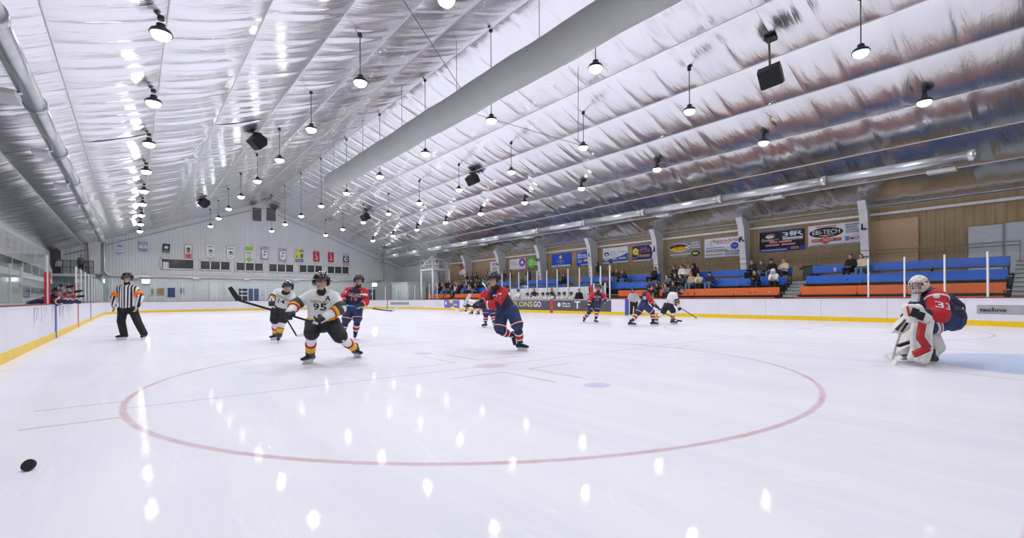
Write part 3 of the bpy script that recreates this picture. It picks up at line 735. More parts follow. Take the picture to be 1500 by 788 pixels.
wall_sign('advert_sign', 'white sign with purple diamond emblem, left of the green round emblem', 746.5, 769.5, 381, 377.5, 396, [
    ('ell', .80, .62, .20, .38, cmat(112, 72, 176)), ('poly', [(.80, .84), (.90, .62), (.80, .40), (.70, .62)], W_), ('lines', .05, .40, .55, .80, 3, cmat(170, 172, 180))], W_)
wall_sign('advert_sign', 'pale sign with grey print behind the helmet of player 27', 718, 730.5, 384, 382, 400, [('lines', .2, .62, .9, .90, 3, cmat(90, 92, 98)), ('lines', .3, .2, .9, .5, 2, cmat(150, 150, 156))], W_)
wall_sign('advert_sign', 'orange and white diagonal sign near the far white platform', 672.5, 680.5, 389, 387, 403, [('poly', [(0, 1), (1, 1), (1, .62), (0, .35)], cmat(206, 92, 62)), ('rect', 0, .9, 1, 1, cmat(90, 60, 60))], W_)

# ------------------------------------------------------------------ far wall: banners, windows, louvers, pipes
YB = WALL_F - .10
def far_pt(px, py, y=YB): return at(px, py, 1, y)
def banner(label, px0, px1, py0, py1, base, items, tilt=0.0):
    a, b = far_pt(px0, py0), far_pt(px1, py1)
    r = Vector((math.cos(tilt), 0, math.sin(tilt))); u = Vector((-math.sin(tilt), 0, math.cos(tilt)))
    return sign('banner', label, 'banner', (a.x, YB, b.z), r, u, b.x - a.x, a.z - b.z, base, items, .03, 'championship banners on the far wall')
LAV = cmat(150, 152, 190); PALE = cmat(208, 210, 214)
banner('leftmost pale banner with blue arcs and a blue peak emblem', 166.5, 182.5, 350.5, 373, PALE, [('poly', [(.1, .12), (.5, .02), (.9, .12), (.9, .16), (.5, .08), (.1, .16)], cmat(74, 98, 168)), ('rect', .2, .93, .8, .97, LAV), ('poly', [(.2, .5), (.5, .66), (.8, .52), (.8, .48), (.5, .56)], cmat(74, 98, 168)), ('rect', .08, .3, .92, .34, cmat(180, 184, 196))])
banner('small lavender and white banner, second from the left', 203, 215.5, 353.5, 368.5, LAV, [('rect', .05, .32, .95, .62, cmat(226, 226, 230)), ('poly', [(.3, .42), (.55, .56), (.8, .44)], cmat(130, 140, 150)), ('poly', [(0, 0), (.45, 0), (0, .12)], PALE), ('lines', .15, .7, .85, .92, 2, cmat(196, 198, 216))])
banner('dark blue tilted banner with a white dome above the long window', 237.5, 248.5, 356.5, 370.5, cmat(44, 56, 92), [('ell', .5, .62, .28, .17, cmat(216, 218, 214)), ('rect', 0, .02, 1, .14, cmat(170, 150, 110)), ('rect', .1, .22, .9, .30, cmat(150, 140, 120))], -.06)
banner('red and white shield banner with black crest hanging over the long window', 270, 282, 357.5, 379.5, cmat(196, 150, 150), [('poly', [(.06, .95), (.94, .95), (.80, .25), (.5, .02), (.20, .25)], cmat(232, 230, 230)), ('poly', [(.18, .32), (.82, .32), (.74, .18), (.5, .04), (.26, .18)], cmat(206, 66, 64)), ('ell', .5, .62, .25, .17, cmat(76, 60, 60)), ('rect', .25, .36, .75, .41, cmat(110, 50, 50)), ('rect', .30, .58, .70, .62, PALE)])
WH = cmat(232, 232, 230); DK = cmat(84, 88, 96)
for lab, x0, x1, y0, y1 in (('white pointed banner with dark emblem, left one of the pair above the three-pane windows', 302, 315, 357.5, 377), ('white pointed banner with dark emblem, right one of the pair beside the green banner', 332, 344.5, 360.5, 379)):
    banner(lab, x0, x1, y0, y1, PALE, [('poly', [(.03, .97), (.97, .97), (.97, .25), (.8, .08), (.5, .02), (.2, .08), (.03, .25)], WH), ('lines', .15, .76, .85, .88, 2, DK), ('poly', [(.2, .5), (.45, .62), (.85, .48), (.5, .40)], DK), ('rect', .15, .30, .85, .36, cmat(120, 124, 130)), ('rect', .32, .14, .68, .18, DK)])
banner('narrow bright green and white banner overlapping a window', 359.5, 370.5, 361.5, 384.5, cmat(226, 230, 224), [('rect', 0, .76, 1, 1, cmat(140, 200, 40)), ('ell', .5, .20, .42, .15, cmat(150, 186, 110)), ('lines', .15, .52, .85, .70, 2, cmat(128, 150, 110)), ('lines', .15, .38, .85, .44, 1, cmat(120, 124, 120)), ('poly', [(.3, .06), (.7, .06), (.5, -.06)], cmat(150, 186, 80))])
for lab, x0, x1, y0, y1 in (('lavender bordered white banner with red smile shape, tilted beside the green banner', 381.5, 393, 361.5, 381), ('lavender bordered white banner with red smile shape, left of the yellow banner', 408, 419, 364, 383)):
    banner(lab, x0, x1, y0, y1, LAV, [('poly', [(.1, .76), (.95, .82), (.9, .2), (.55, .12), (.25, .2)], cmat(232, 230, 232)), ('poly', [(.3, .46), (.7, .50), (.55, .34), (.4, .36)], cmat(200, 60, 66)), ('ell', .55, .66, .13, .06, cmat(84, 52, 66)), ('ell', .82, .66, .06, .05, DK), ('lines', .2, .86, .8, .95, 1, cmat(196, 198, 216))], -.03)
banner('yellow banner with blue figures and blue base strip', 432.5, 444.5, 366.5, 384, cmat(222, 208, 80), [('rect', .02, 0, .98, .26, cmat(70, 84, 170)), ('ell', .80, .55, .16, .18, cmat(58, 78, 172)), ('ell', .2, .48, .09, .07, cmat(52, 110, 80)), ('rect', .5, .9, 1, 1, cmat(86, 110, 96)), ('lines', .12, .06, .88, .2, 2, cmat(176, 184, 222)), ('poly', [(.6, .34), (.8, .5), (.9, .34)], cmat(58, 78, 172))])
for lab, x0, x1, y0, y1 in (('red banner with white diagonal mark, left one of the two red banners', 459, 468, 368, 383.5), ('red banner with white diagonal mark, right one of the two red banners', 480.5, 489, 369, 384.5)):
    banner(lab, x0, x1, y0, y1, cmat(186, 48, 58), [('poly', [(.3, .72), (.42, .72), (.72, .40), (.58, .40)], WH), ('poly', [(.5, .62), (.75, .72), (.7, .56)], K_), ('rect', .26, .24, .78, .31, WH), ('lines', .2, .78, .8, .92, 2, cmat(214, 130, 130)), ('rect', 0, .96, 1, 1, cmat(150, 150, 150)), ('rect', 0, 0, 1, .04, cmat(150, 150, 150))])
banner('rightmost banner, navy with white letter emblem and pink foot', 502.5, 511.3, 371, 390, cmat(36, 48, 100), [('rect', 0, .76, 1, 1, cmat(170, 178, 204)), ('rect', 0, 0, 1, .30, cmat(206, 150, 176)), ('ell', .52, .54, .34, .17, WH), ('ell', .58, .54, .24, .11, cmat(36, 48, 100)), ('text', 'C', .56, .54, .16, WH), ('lines', .15, .18, .85, .24, 1, cmat(190, 90, 110))])

M_FRAME = mat('window_frame', rgb(226, 224, 214), .5)
def dark_glass():
    m = bpy.data.materials.new('dark_glass'); m.use_nodes = True; b = m.node_tree.nodes['Principled BSDF']
    n = m.node_tree.nodes.new('ShaderNodeTexNoise'); n.inputs['Scale'].default_value = 1.2
    cr = m.node_tree.nodes.new('ShaderNodeValToRGB'); cr.color_ramp.elements[0].color = rgb(40, 42, 46); cr.color_ramp.elements[1].color = rgb(84, 86, 90)
    m.node_tree.links.new(n.outputs['Fac'], cr.inputs[0]); m.node_tree.links.new(cr.outputs[0], b.inputs['Base Color']); b.inputs['Roughness'].default_value = .12
    return m
M_DGLASS = dark_glass()
NWIN = [0]
def window(px0, py0, px1, py1, panes):
    NWIN[0] += 1
    a, b = far_pt(px0, py0), far_pt(px1, py1); W, H = b.x - a.x, a.z - b.z
    w = tag(MB().box(a.x, YB - .02, b.z, b.x, YB + .12, a.z).build('window_%d' % NWIN[0], M_DGLASS), kind='structure')
    t = .045
    for i in range(panes + 1):
        x = a.x + W * i / panes; MB().box(x - t, YB - .08, b.z - t, x + t, YB + .02, a.z + t).build('mullion', M_FRAME, w)
    for z in (b.z, a.z): MB().box(a.x - t, YB - .08, z - t, b.x + t, YB + .02, z + t).build('window_frame', M_FRAME, w)
    for i in range(panes): MB().box(a.x + W * i / panes + t, YB - .04, b.z + t, a.x + W * (i + 1) / panes - t, YB - .03, a.z - t).build('pane', M_DGLASS, w)
    return w
w1 = window(236, 378.5, 284, 394.5, 1)
window(293, 381.5, 337, 396, 3); window(345.5, 384, 385.5, 397.5, 3); window(393.5, 386, 430, 399, 3); window(438, 387.5, 472, 400, 3); window(479, 389.5, 511, 401.5, 3)
a, b = far_pt(236.5, 383.5), far_pt(247, 394)
MB().box(a.x + .1, YB - .06, b.z + .05, b.x, YB - .045, a.z).build('paper_sheet', cmat(206, 206, 220), w1)
for i, (x0, x1) in enumerate(((369.5, 383), (390, 404))):
    a, b = far_pt(x0, 303.5), far_pt(x1, 324.5)
    lv = thing('wall_louver', 'grey slatted vent louver high in the gable, %s of the pair' % ['left', 'right'][i], 'vent', (a.x, YB, b.z), 'gable louvers')
    for (X0, X1, Z0, Z1) in ((a.x - .06, a.x, b.z - .06, a.z + .06), (b.x, b.x + .06, b.z - .06, a.z + .06), (a.x, b.x, b.z - .06, b.z), (a.x, b.x, a.z, a.z + .06)):
        keep(MB().box(X0, YB - .06, Z0, X1, YB + .06, Z1).build('frame', M_FRAME), lv)
    for k in range(9):
        z = b.z + (a.z - b.z) * (k + .5) / 9; keep(MB().obox(((a.x + b.x) / 2, YB, z), ((b.x - a.x) / 2, 0, 0), (0, .05, -.05), (0, .006, .006)).build('slat', cmat(120, 120, 124, .4)), lv)
    keep(MB().box(a.x, YB + .06, b.z, b.x, YB + .08, a.z).build('backing', cmat(86, 86, 90)), lv)

M_PIPE = mat('pipe_metal', rgb(214, 214, 216), .3, .75, var=.05)
M_DUCT_M = mat('duct_metal', rgb(200, 202, 206), .32, .85, var=.08, scale=2)
pz = far_pt(300, 406.5).z
xl, xr = far_pt(153, 400).x, far_pt(559.5, 400).x
pp = thing('wall_pipe', 'long white heating pipe running across the far wall below the windows', 'pipe', (xl, YB - .1, pz))
def arc_pts(c, r, a0, a1, n=6): return [(c[0] + r * math.cos(math.radians(a0 + (a1 - a0) * i / n)), YB - .15, c[1] + r * math.sin(math.radians(a0 + (a1 - a0) * i / n))) for i in range(n + 1)]
pts = [(xl, YB - .15, 7.0)] + arc_pts((xl + .6, pz + .6), .6, 180, 270) + arc_pts((xr - .4, pz + .4), .4, 270, 360) + [(xr, YB - .15, 6.4)]
keep(MB().tube(pts, .095, 10).build('run', M_PIPE), pp)
for px in (198, 287, 361, 432, 491, 536):
    p = far_pt(px, 407); keep(MB().box(p.x - .28, YB - .3, pz - .2, p.x + .28, YB - .02, pz + .04).build('burner_box', cmat(222, 224, 226)), pp)
# lower wall: panel posts, notice boards, doors
zt = far_pt(250, 411).z
fr = thing('wall_panelling', 'pale green wall panels with white posts behind the far end boards', 'panelling', (0, WALL_F - .1, 0))
keep(MB().box(WALL_L + 3.6, WALL_F - .10, zt, 17.5, WALL_F - .02, zt + .12).build('top_rail', M_TRIM), fr)
px = 158
xs = [far_pt(p, 425).x for p in (153, 164, 178, 201, 220, 241, 262, 285, 307, 329, 420, 445, 470, 500)]
for x in xs: keep(MB().box(x - .05, WALL_F - .12, 0, x + .05, WALL_F - .02, zt).build('post', M_TRIM), fr)
for i in range(len(xs) - 1): keep(MB().box(xs[i] + .06, WALL_F - .06, .76, xs[i + 1] - .06, WALL_F - .015, zt - .02).build('panel', mat('panel_pale', rgb(220, 229, 226), .35, var=.03)), fr)
def poster(name, label, px0, py0, px1, py1, c, frame=None, items=()):
    a, b = far_pt(px0, py0, WALL_F - .13), far_pt(px1, py1, WALL_F - .13)
    return sign(name, label, 'poster', (a.x, WALL_F - .13, b.z), (1, 0, 0), (0, 0, 1), b.x - a.x, a.z - b.z, c, list(items), .03)
poster('notice_board', 'brown cork notice board on the far wall right of the referee', 230, 422, 241, 432, cmat(186, 160, 120), None, [('lines', .1, .2, .9, .85, 4, cmat(150, 110, 80))])
poster('notice_board', 'white and grey notice board beside the cork board', 220.5, 422.5, 229, 432.5, cmat(206, 206, 200), None, [('rect', .1, .1, .45, .9, cmat(140, 140, 134)), ('rect', .55, .1, .9, .9, cmat(180, 176, 160))])
poster('notice_poster', 'dark blue poster on the far wall between white posts', 245.5, 421.5, 256.5, 435, cmat(62, 66, 130))
poster('notice_poster', 'small grey poster right of the dark blue poster', 263, 421.5, 270, 430, cmat(172, 182, 176), None, [('ell', .5, .5, .3, .3, cmat(120, 132, 128))])
poster('notice_poster', 'small pale poster right of the blue doors', 383.5, 426, 387.5, 432, cmat(214, 218, 218))
dr = thing('double_door', 'blue double doors with dark glazed panel in the far wall left of player 14', 'door', (far_pt(365, 437).x, WALL_F - .1, 0))
for x0, x1, m, nm in ((350, 362.5, M_DGLASS, 'glazed_leaf'), (363.5, 370.5, cmat(72, 104, 142), 'leaf'), (372, 379, cmat(72, 104, 142), 'leaf')):
    a, b = far_pt(x0, 423), far_pt(x1, 423); keep(MB().box(a.x, WALL_F - .14, 0, b.x, WALL_F - .06, 2.35).build(nm, m), dr)
for x in (348.5, 363, 371.2, 379.6): q_ = far_pt(x, 423); keep(MB().box(q_.x - .05, WALL_F - .16, 0, q_.x + .05, WALL_F - .05, 2.45).build('frame', M_TRIM), dr)
for z in (1.55, 1.95): a, b = far_pt(351, 423), far_pt(362, 423); keep(MB().box(a.x, WALL_F - .16, z, b.x, WALL_F - .13, z + .12).build('glazing_bar', M_TRIM), dr)
dr = thing('single_door', 'dark blue door in the far wall right of player 19', 'door', (far_pt(544, 437).x, WALL_F - .1, 0))
a, b = far_pt(539, 424), far_pt(549.5, 424); keep(MB().box(a.x, WALL_F - .14, 0, b.x, WALL_F - .06, 2.35).build('leaf', cmat(66, 92, 128)), dr); keep(MB().box(a.x + .3, WALL_F - .16, 1.6, b.x - .3, WALL_F - .13, 1.95).build('window', cmat(170, 190, 206)), dr)
for k, (px, py) in enumerate(((213.5, 412), (548.5, 417))):
    p = far_pt(px, py, WALL_F - .3)
    lp = thing('wall_floodlight', 'bright small wall floodlight %s' % ['beside the referee', 'above the dark blue door'][k], 'lamp', p)
    keep(MB().box(p.x - .32, p.y - .02, p.z - .22, p.x + .32, p.y + .16, p.z + .2).build('housing', cmat(210, 212, 214)), lp)
    keep(MB().box(p.x - .28, p.y - .04, p.z - .18, p.x + .28, p.y - .02, p.z + .16).build('lens', mat('lamp_lens', (1, .98, .95, 1), .3, emit=14)), lp)
# ================================================================== HANGING LAMPS
M_STEM = mat('stem_grey', rgb(120, 122, 126), .4, .6); M_HOUS = mat('lamp_housing', rgb(60, 62, 66), .4, .5)
M_LENS = mat('lamp_lens_white', (1, 1, 1, 1), .3, emit=30)
_lamp_mesh = {}
def lamp_meshes():
    if not _lamp_mesh:
        _lamp_mesh['h'] = MB().lathe((0, 0, 0), [(.05, .26), (.09, .24), (.10, .14), (.20, .10), (.235, .03), (.235, 0)], 18).mesh('housing')
        _lamp_mesh['l'] = MB().lathe((0, 0, 0), [(.03, -.135), (.10, -.12), (.16, -.08), (.195, -.02), (.205, .004)], 18).mesh('lens')
        _lamp_mesh['c'] = MB().lathe((0, 0, 0), [(.07, -.05), (.07, .05)], 10).mesh('canopy')
    return _lamp_mesh
def hang_lamp(x, y, z, label, group):
    g = lamp_meshes(); root = thing('hanging_lamp', label, 'lamp', (x, y, z), group)
    zc = roof_z(x) - .12
    obj('housing', g['h'], M_HOUS, root); obj('lens', g['l'], M_LENS, root)
    if zc - z > .5:
        MB().tube([(0, 0, .24), (0, 0, zc - z)], .018, 6).build('stem', M_STEM, root)
    o = obj('canopy', g['c'], M_HOUS, root); o.location = (0, 0, max(.3, zc - z))
    ld = bpy.data.lights.new('lamp_light', 'AREA'); ld.shape = 'DISK'; ld.size = .24; ld.energy = LAMP_W; ld.spread = math.radians(152); ld.color = (1, .985, .985)
    lo = bpy.data.objects.new('lamp_light', ld); COL.objects.link(lo); lo.parent = root; lo.location = (0, 0, -.15)
    return root
row_name = ['leftmost row', 'row left of the fabric duct', 'ridge row', 'row right of the fabric duct', 'rightmost row']
row_def = [(-3.94, 7.35, 4), (1.31, 8.2, 3.52), (6.6, 8.2, 3.52), (11.95, 8.2, -1.97), (16.49, 7.73, -2.6)]
for r, (x, z, y0) in enumerate(row_def):
    ys = [y0 + 5.5 * k for k in range(-2, 11) if -11 < y0 + 5.5 * k < 51.5]
    if r == 0: ys = [-7.6, -2.5, 2.6, 7.67, 12.66, 17.75, 22.9, 28.2, 32.9, 38.0, 43.2, 48.3]
    if r == 4: ys = [-2.6 + 5.35 * k for k in range(-1, 10)]
    for k, y in enumerate(ys):
        hang_lamp(x, y, z, 'hanging lamp, %s from the near end in the %s' % (ORD[k], row_name[r]), 'hanging lamps')

# ================================================================== SPEAKERS
def speaker(x, y, z, label):
    root = thing('loudspeaker', label, 'speaker', (x, y, z), 'loudspeakers hung from the roof')
    w = .34
    q_ = Matrix.Rotation(.6 if x < 6 else -.6, 3, 'Y') @ Matrix.Rotation(.25, 3, 'Z')
    prof = [(-.30, -.28), (.26, -.34), (.34, .10), (.16, .34), (-.28, .28)]
    m = MB().prism([q_ @ Vector((a, -w, b)) for a, b in prof], q_ @ Vector((0, 2 * w, 0))).build('cabinet', M_BLACK, root)
    MB().obox(q_ @ Vector((0, 0, -.315)), q_ @ Vector((.24, 0, -.024)), q_ @ Vector((0, w * .86, 0)), q_ @ Vector((0, 0, .012))).build('grille', cmat(44, 46, 52), root)
    zc = roof_z(x) - .1 - z
    MB().tube([(-.05, 0, .2), (.12 * (1 if x < 6 else -1), 0, zc)], .035, 6).build('bracket', cmat(120, 112, 96), root)
    MB().box(-.16, -.16, zc - .06, .16, .16, zc).build('mount', M_HOUS, root)
for (px, py), z, w in (((377, 207), 9.0, 'above the left half of the ice, larger one'), ((299, 297), 9.0, 'far off on the left in front of the gable wall'), ((535, 318), 9.0, 'far off right of the gable louvers'), ((692, 263), 9.0, 'below the middle of the fabric duct'), ((1129, 112), 8.5, 'nearest one, on the right roof slope')):
    p = at(px, py, 2, z); speaker(p.x, p.y, p.z, 'black hung loudspeaker ' + w)

# ================================================================== DUCTS
M_FABRIC = mat('duct_fabric', rgb(172, 174, 172), .75, var=.04, scale=1.2, bump=.15)
fd = thing('fabric_duct', 'large grey fabric air duct hung below the roof ridge', 'duct', (5.6, 8, 8.78))
ys = [-14 + i * .8 for i in range(49)] + [25.2]
pts = [(5.6, y, 8.78 + .02 * math.sin(y * 1.1)) for y in ys] + [(5.6, 25.42, 8.78), (5.6, 25.52, 8.78)]
rad = [.53 + .012 * math.sin(y * 2.3) for y in ys] + [.47, .30]
keep(MB().tube(pts, rad, 28).build('sleeve', M_FABRIC), fd)
for i in range(44):
    y = -12 + i * .85
    for a in (200,):
        t = math.radians(a); keep(MB().ell((5.6 - .535 * math.cos(t - math.pi), y, 8.78 + .535 * math.sin(math.pi - t) + .25), (.02, .035, .035), n=8, m=5).build('air_hole', cmat(96, 98, 96)), fd)
    keep(MB().box(5.585, y - .02, 9.30, 5.615, y + .02, 9.42).build('hook', M_STEM), fd)
keep(MB().tube([(5.6, -14, 9.43), (5.6, 25.3, 9.43)], .012, 6).build('cable', M_STEM), fd)
for i in range(8):
    y = -10 + i * 5; keep(MB().tube([(5.6, y, 9.43), (5.6, y, roof_z(5.6) - .1)], .012, 6).build('hanger', M_STEM), fd)
def metal_duct(label, x, z, y0, y1, r, boxes, bside):
    root = thing('metal_duct', label, 'duct', (x, y0, z)); n = max(1, round((y1 - y0) / 4.9)); w = (y1 - y0) / n
    for i in range(n):
        keep(MB().tube([(x, y0 + i * w, z), (x, y0 + (i + 1) * w, z)], r, 24).build('duct_section', M_DUCT_M), root)
        keep(MB().tube([(x, y0 + i * w - .12, z), (x, y0 + i * w + .12, z)], r + .035, 24).build('collar', M_DUCT_M), root)
        yh = y0 + (i + .5) * w
        keep(MB().tube([(x, yh, z + r), (x, yh, roof_z(x) - .12)], .012, 6).build('hanger', M_STEM), root)
    for y in boxes:
        keep(MB().box(x + bside * .34 - .2, y - .42, z - .36, x + bside * .34 + .2, y + .42, z - .24).build('vent_box', cmat(216, 218, 220, .4)), root)
        keep(MB().tube([(x, y, z - .1), (x + bside * .34, y, z - .28)], .05, 8).build('elbow', M_DUCT_M), root)
    return root
metal_duct('long silver metal duct under the right roof slope above the stands', 19.0, 6.15, -3.5, 48.8, .20, [-2.6 + 6.1 * k for k in range(8)], 1)
metal_duct('long silver metal duct under the left roof slope', -6.4, 6.2, -14, 46.5, .20, [4.3 + 5.6 * k for k in range(7)], -1)
e = thing('duct_end_box', 'square end box where the right duct meets the far wall pipe', 'duct', (19.0, 49.2, 6.15)); keep(MB().box(18.7, 48.8, 5.75, 19.3, 49.3, 6.55).build('box', cmat(140, 142, 146)), e); keep(MB().tube([(19.0, 49.2, 6.0), (20.2, WALL_F - .2, 6.1)], .12, 10).build('pipe', M_PIPE), e)
# steel bracing cables below the roof
def cable(label, pts): tag(MB().tube(pts, .012, 6).build('bracing_cable', M_STEM), label, 'cable')
cable('thin steel cable slanting across the left roof slope', [at(588, -4, 0, 1.0), at(700, 168, 0, 7.2), at(862, 216, 0, 12.5)])
cable('thin vertical cable hanging near the ridge', [at(847, 98, 0, 9.0), at(847, 206, 0, 9.0)])
cable('thin steel cable slanting below the right duct', [at(1060, 266, 0, 18.2), at(1155, 291, 0, 20.0), at(1220, 306, 0, 21.2)])

# ================================================================== LEFT GALLERY
XG = -9.6
gal = thing('upper_gallery', 'white upper gallery with dark glass band along the left wall', 'gallery', (XG, 26, 2.6))
M_GAL = mat('gallery_white', rgb(228, 232, 232), .5, var=.03)
keep(MB().box(WALL_L, 2, 2.60, XG, 48.6, 2.90).build('slab', M_GAL), gal)
keep(MB().box(XG - .05, 2, 2.56, XG + .06, 48.6, 2.70).build('fascia', M_GAL), gal)
M_DG = glass_mat('gallery_glass', (.42, .55, .53, 1), .10)
for i in range(14):
    y = 2.2 + i * 3.3
    keep(MB().box(XG - .03, y, 2.92, XG - .015, y + 3.2, 3.52).build('glass_pane', M_DG if y < 39 else M_GLASS), gal)
    keep(MB().box(XG - .05, y - .06, 2.90, XG + .01, y + .02, 3.58).build('post', M_POST), gal)
keep(MB().box(XG - .06, 2, 3.52, XG + .02, 48.5, 3.58).build('handrail', M_POST), gal)
keep(MB().box(WALL_L, 2, 3.0, WALL_L + .08, 48, 3.75).build('dark_band', cmat(66, 84, 84)), gal)
for i in range(20):
    y = 4 + i * 2.3
    keep(MB().box(WALL_L + .0, y, 4.25, WALL_L + .12, y + .42, 4.85).build('pilaster', M_TRIM), gal)
keep(MB().prism([Vector((WALL_L + .1, 48.6, 2.7)), Vector((WALL_L + .1, 48.6, 4.9)), Vector((XG, 48.6, 3.7)), Vector((XG, 48.6, 2.7))], (0, .12, 0)).build('end_panel', M_GAL), gal)
# corridor wall under the gallery with posters
tag(MB().box(WALL_L + .0, 3, 0, WALL_L + .12, 48, 2.7).build('wall_left', mat('corridor_wall', rgb(224, 230, 228), .5, var=.03)), kind='structure')
def lposter(label, px0, px1, py0, py1, c):
    x = WALL_L + .16; a, b = at(px0, py0, 0, x), at(px1, py1, 0, x); y0, y1 = sorted((a.y, b.y))
    return sign('notice_poster', label, 'poster', (x, y0, b.z), (0, 1, 0), (0, 0, 1), y1 - y0, a.z - b.z, c, [('lines', .1, .15, .9, .85, 3, cmat(150, 152, 150))], .03)
lposter('pale grey notice on the left corridor wall, left one of three', 12, 19, 420, 431, cmat(168, 172, 166)); lposter('pale grey notice on the left corridor wall, middle one of three', 20.5, 28, 420, 431, cmat(190, 188, 176))
lposter('dark blue poster on the left corridor wall', 33.5, 44, 420.5, 436, cmat(70, 76, 132)); lposter('brown notice on the left corridor wall beside the red post', 47, 68, 421, 431, cmat(150, 134, 120))
# red gate posts of the players bench on the left
for (y, z1, lab) in ((12.55, 1.87, 'pair nearer the camera'), (20.3, 1.83, 'farther one')):
    g = thing('gate_post', 'red gate post at the left players bench, ' + lab, 'post', (XL - .06, y, BOARD_H))
    keep(MB().box(XL - .07, y - .035, BOARD_H, XL - .03, y + .035, z1).build('post', cmat(204, 36, 42, .4)), g)
    if y < 15: keep(MB().box(XL - .07, y - .75, BOARD_H, XL - .03, y - .70, z1 + .02).build('post', cmat(204, 36, 42, .4)), g); keep(MB().box(XL - .07, y - .42, BOARD_H, XL - .03, y - .36, z1 + .5).build('post', M_POST), g)
glass_run('pale glass screen behind the left players bench', straight(-7.9, 12.0, 21.5, (1, 0)), 1.0, 2.5, 2.4, post_r=.03, mat_g=glass_mat('screen_glass', (.92, .95, .945, 1), .08))
glass_run('clear glass panes with posts on the left boards beyond the bench', straight(XL, 41.0, 21.0, (1, 0)), BOARD_H, 2.55, 2.5, post_r=.022)
# far-left balcony
bal = thing('corner_balcony', 'dark railed balcony with doorway in the far left corner', 'balcony', (-8, 50, 0))
Y0 = 49.2
a, b = at(71, 365, 1, WALL_F - .15), at(91, 400, 1, WALL_F - .15)
keep(MB().box(a.x, WALL_F - .2, b.z - .1, b.x, WALL_F - .1, a.z).build('doorway', cmat(96, 92, 88)), bal)
for x in (a.x, b.x): keep(MB().box(x - .07, WALL_F - .25, b.z, x + .07, WALL_F - .12, a.z + .07).build('door_frame', M_TRIM), bal)
keep(MB().box(a.x - .07, WALL_F - .25, a.z, b.x + .07, WALL_F - .12, a.z + .12).build('door_frame', M_TRIM), bal)
zf = at(100, 401, 1, Y0).z; xe = at(137, 401, 1, Y0).x
keep(MB().box(WALL_L, Y0, zf - .2, xe, WALL_F - .1, zf).build('slab', cmat(196, 202, 202)), bal)
for x in [WALL_L + .6 + (xe - WALL_L - .6) * i / 5 for i in range(6)]: keep(MB().box(x - .025, Y0, zf, x + .025, Y0 + .05, zf + 1.15).build('rail_post', cmat(56, 56, 58)), bal)
for z in (.55, 1.12): keep(MB().box(WALL_L + .5, Y0, zf + z, xe, Y0 + .05, zf + z + .05).build('rail', cmat(56, 56, 58)), bal)
keep(MB().box(WALL_L + .5, Y0 + .01, zf + .05, xe, Y0 + .03, zf + 1.1).build('mesh_panel', glass_mat('rail_screen', (.80, .80, .79, 1), .04)), bal)
for i in range(5): keep(MB().box(WALL_L + .3 + i * .75, Y0 + .1, 0, WALL_L + .98 + i * .75, Y0 + .13, zf - .2).build('glass_panel', glass_mat('green_glass%d' % i, (.84, .91, .90, 1), .10)), bal)
cp = thing('corner_column', 'pale vertical wall pier beside the far left banner', 'column', (-6.8, 52.6, 0)); keep(MB().prism([Vector((-7.35, 52.9, 0)), Vector((-6.75, 52.9, 0)), Vector((-6.75, 52.9, 6.6)), Vector((-7.6, 52.9, 6.6))], (0, -.35, 0)).build('pier', M_SIDE_W), cp); keep(MB().box(-7.4, 52.4, 3.3, -6.6, 52.6, 3.6).build('capital_band', cmat(120, 124, 126)), cp)
# stick rack shelf behind bench
# ================================================================== FAR RIGHT PLATFORM
pf = thing('camera_platform', 'white steel filming platform with railing in the far right corner', 'platform', (20.4, 41, 0))
zp = 4.35
x0, x1, y0, y1 = 20.1, 22.3, 38.4, 41.2
keep(MB().box(x0, y0, zp - .16, x1, y1, zp).build('deck', M_POST), pf)
for x, y, z1, r in ((x0 + .1, y0 + .1, 5.75, .12), (x0 + .1, y1 - .1, zp, .1), (x1 - .1, y0 + .1, zp, .1), (x1 - .1, y1 - .1, zp, .1)):
    keep(MB().tube([(x, y, 0), (x, y, z1)], r, 10).build('leg', M_POST), pf)
for (xa, ya, xb, yb) in ((x0, y0, x1, y0), (x0, y0, x0, y1), (x0, y1, x1, y1)):
    for z in (.5, 1.0): keep(MB().tube([(xa, ya, zp + z), (xb, yb, zp + z)], .035, 8).build('rail', M_POST), pf)
    for i in range(4): t = i / 3; keep(MB().tube([(xa + (xb - xa) * t, ya + (yb - ya) * t, zp), (xa + (xb - xa) * t, ya + (yb - ya) * t, zp + 1.0)], .035, 8).build('rail_post', M_POST), pf)
keep(MB().tube([(x0, y1, zp + .1), (x0, y0, 5.7)], .05, 8).build('brace', M_POST), pf)
bx = thing('storage_booth', 'white boxy booth behind the far right corner glass', 'booth', (20.6, 46.6, 0))
keep(MB().box(20.2, 44.6, 0, 22.6, 48.8, 3.0).build('wall', cmat(214, 220, 222)), bx); keep(MB().box(20.1, 44.5, 3.0, 22.7, 48.9, 3.08).build('roof', cmat(226, 230, 232)), bx); keep(MB().box(20.14, 46.4, .0, 20.2, 47.4, 2.1).build('door', cmat(196, 204, 208)), bx)
lr = MB().tube([(19.9, 37.9, .1), (21.2, 35.6, 3.0)], .05, 8); tag(lr.build('stair_rail', cmat(110, 116, 118)), 'grey sloping stair rail beside the white platform', 'railing')

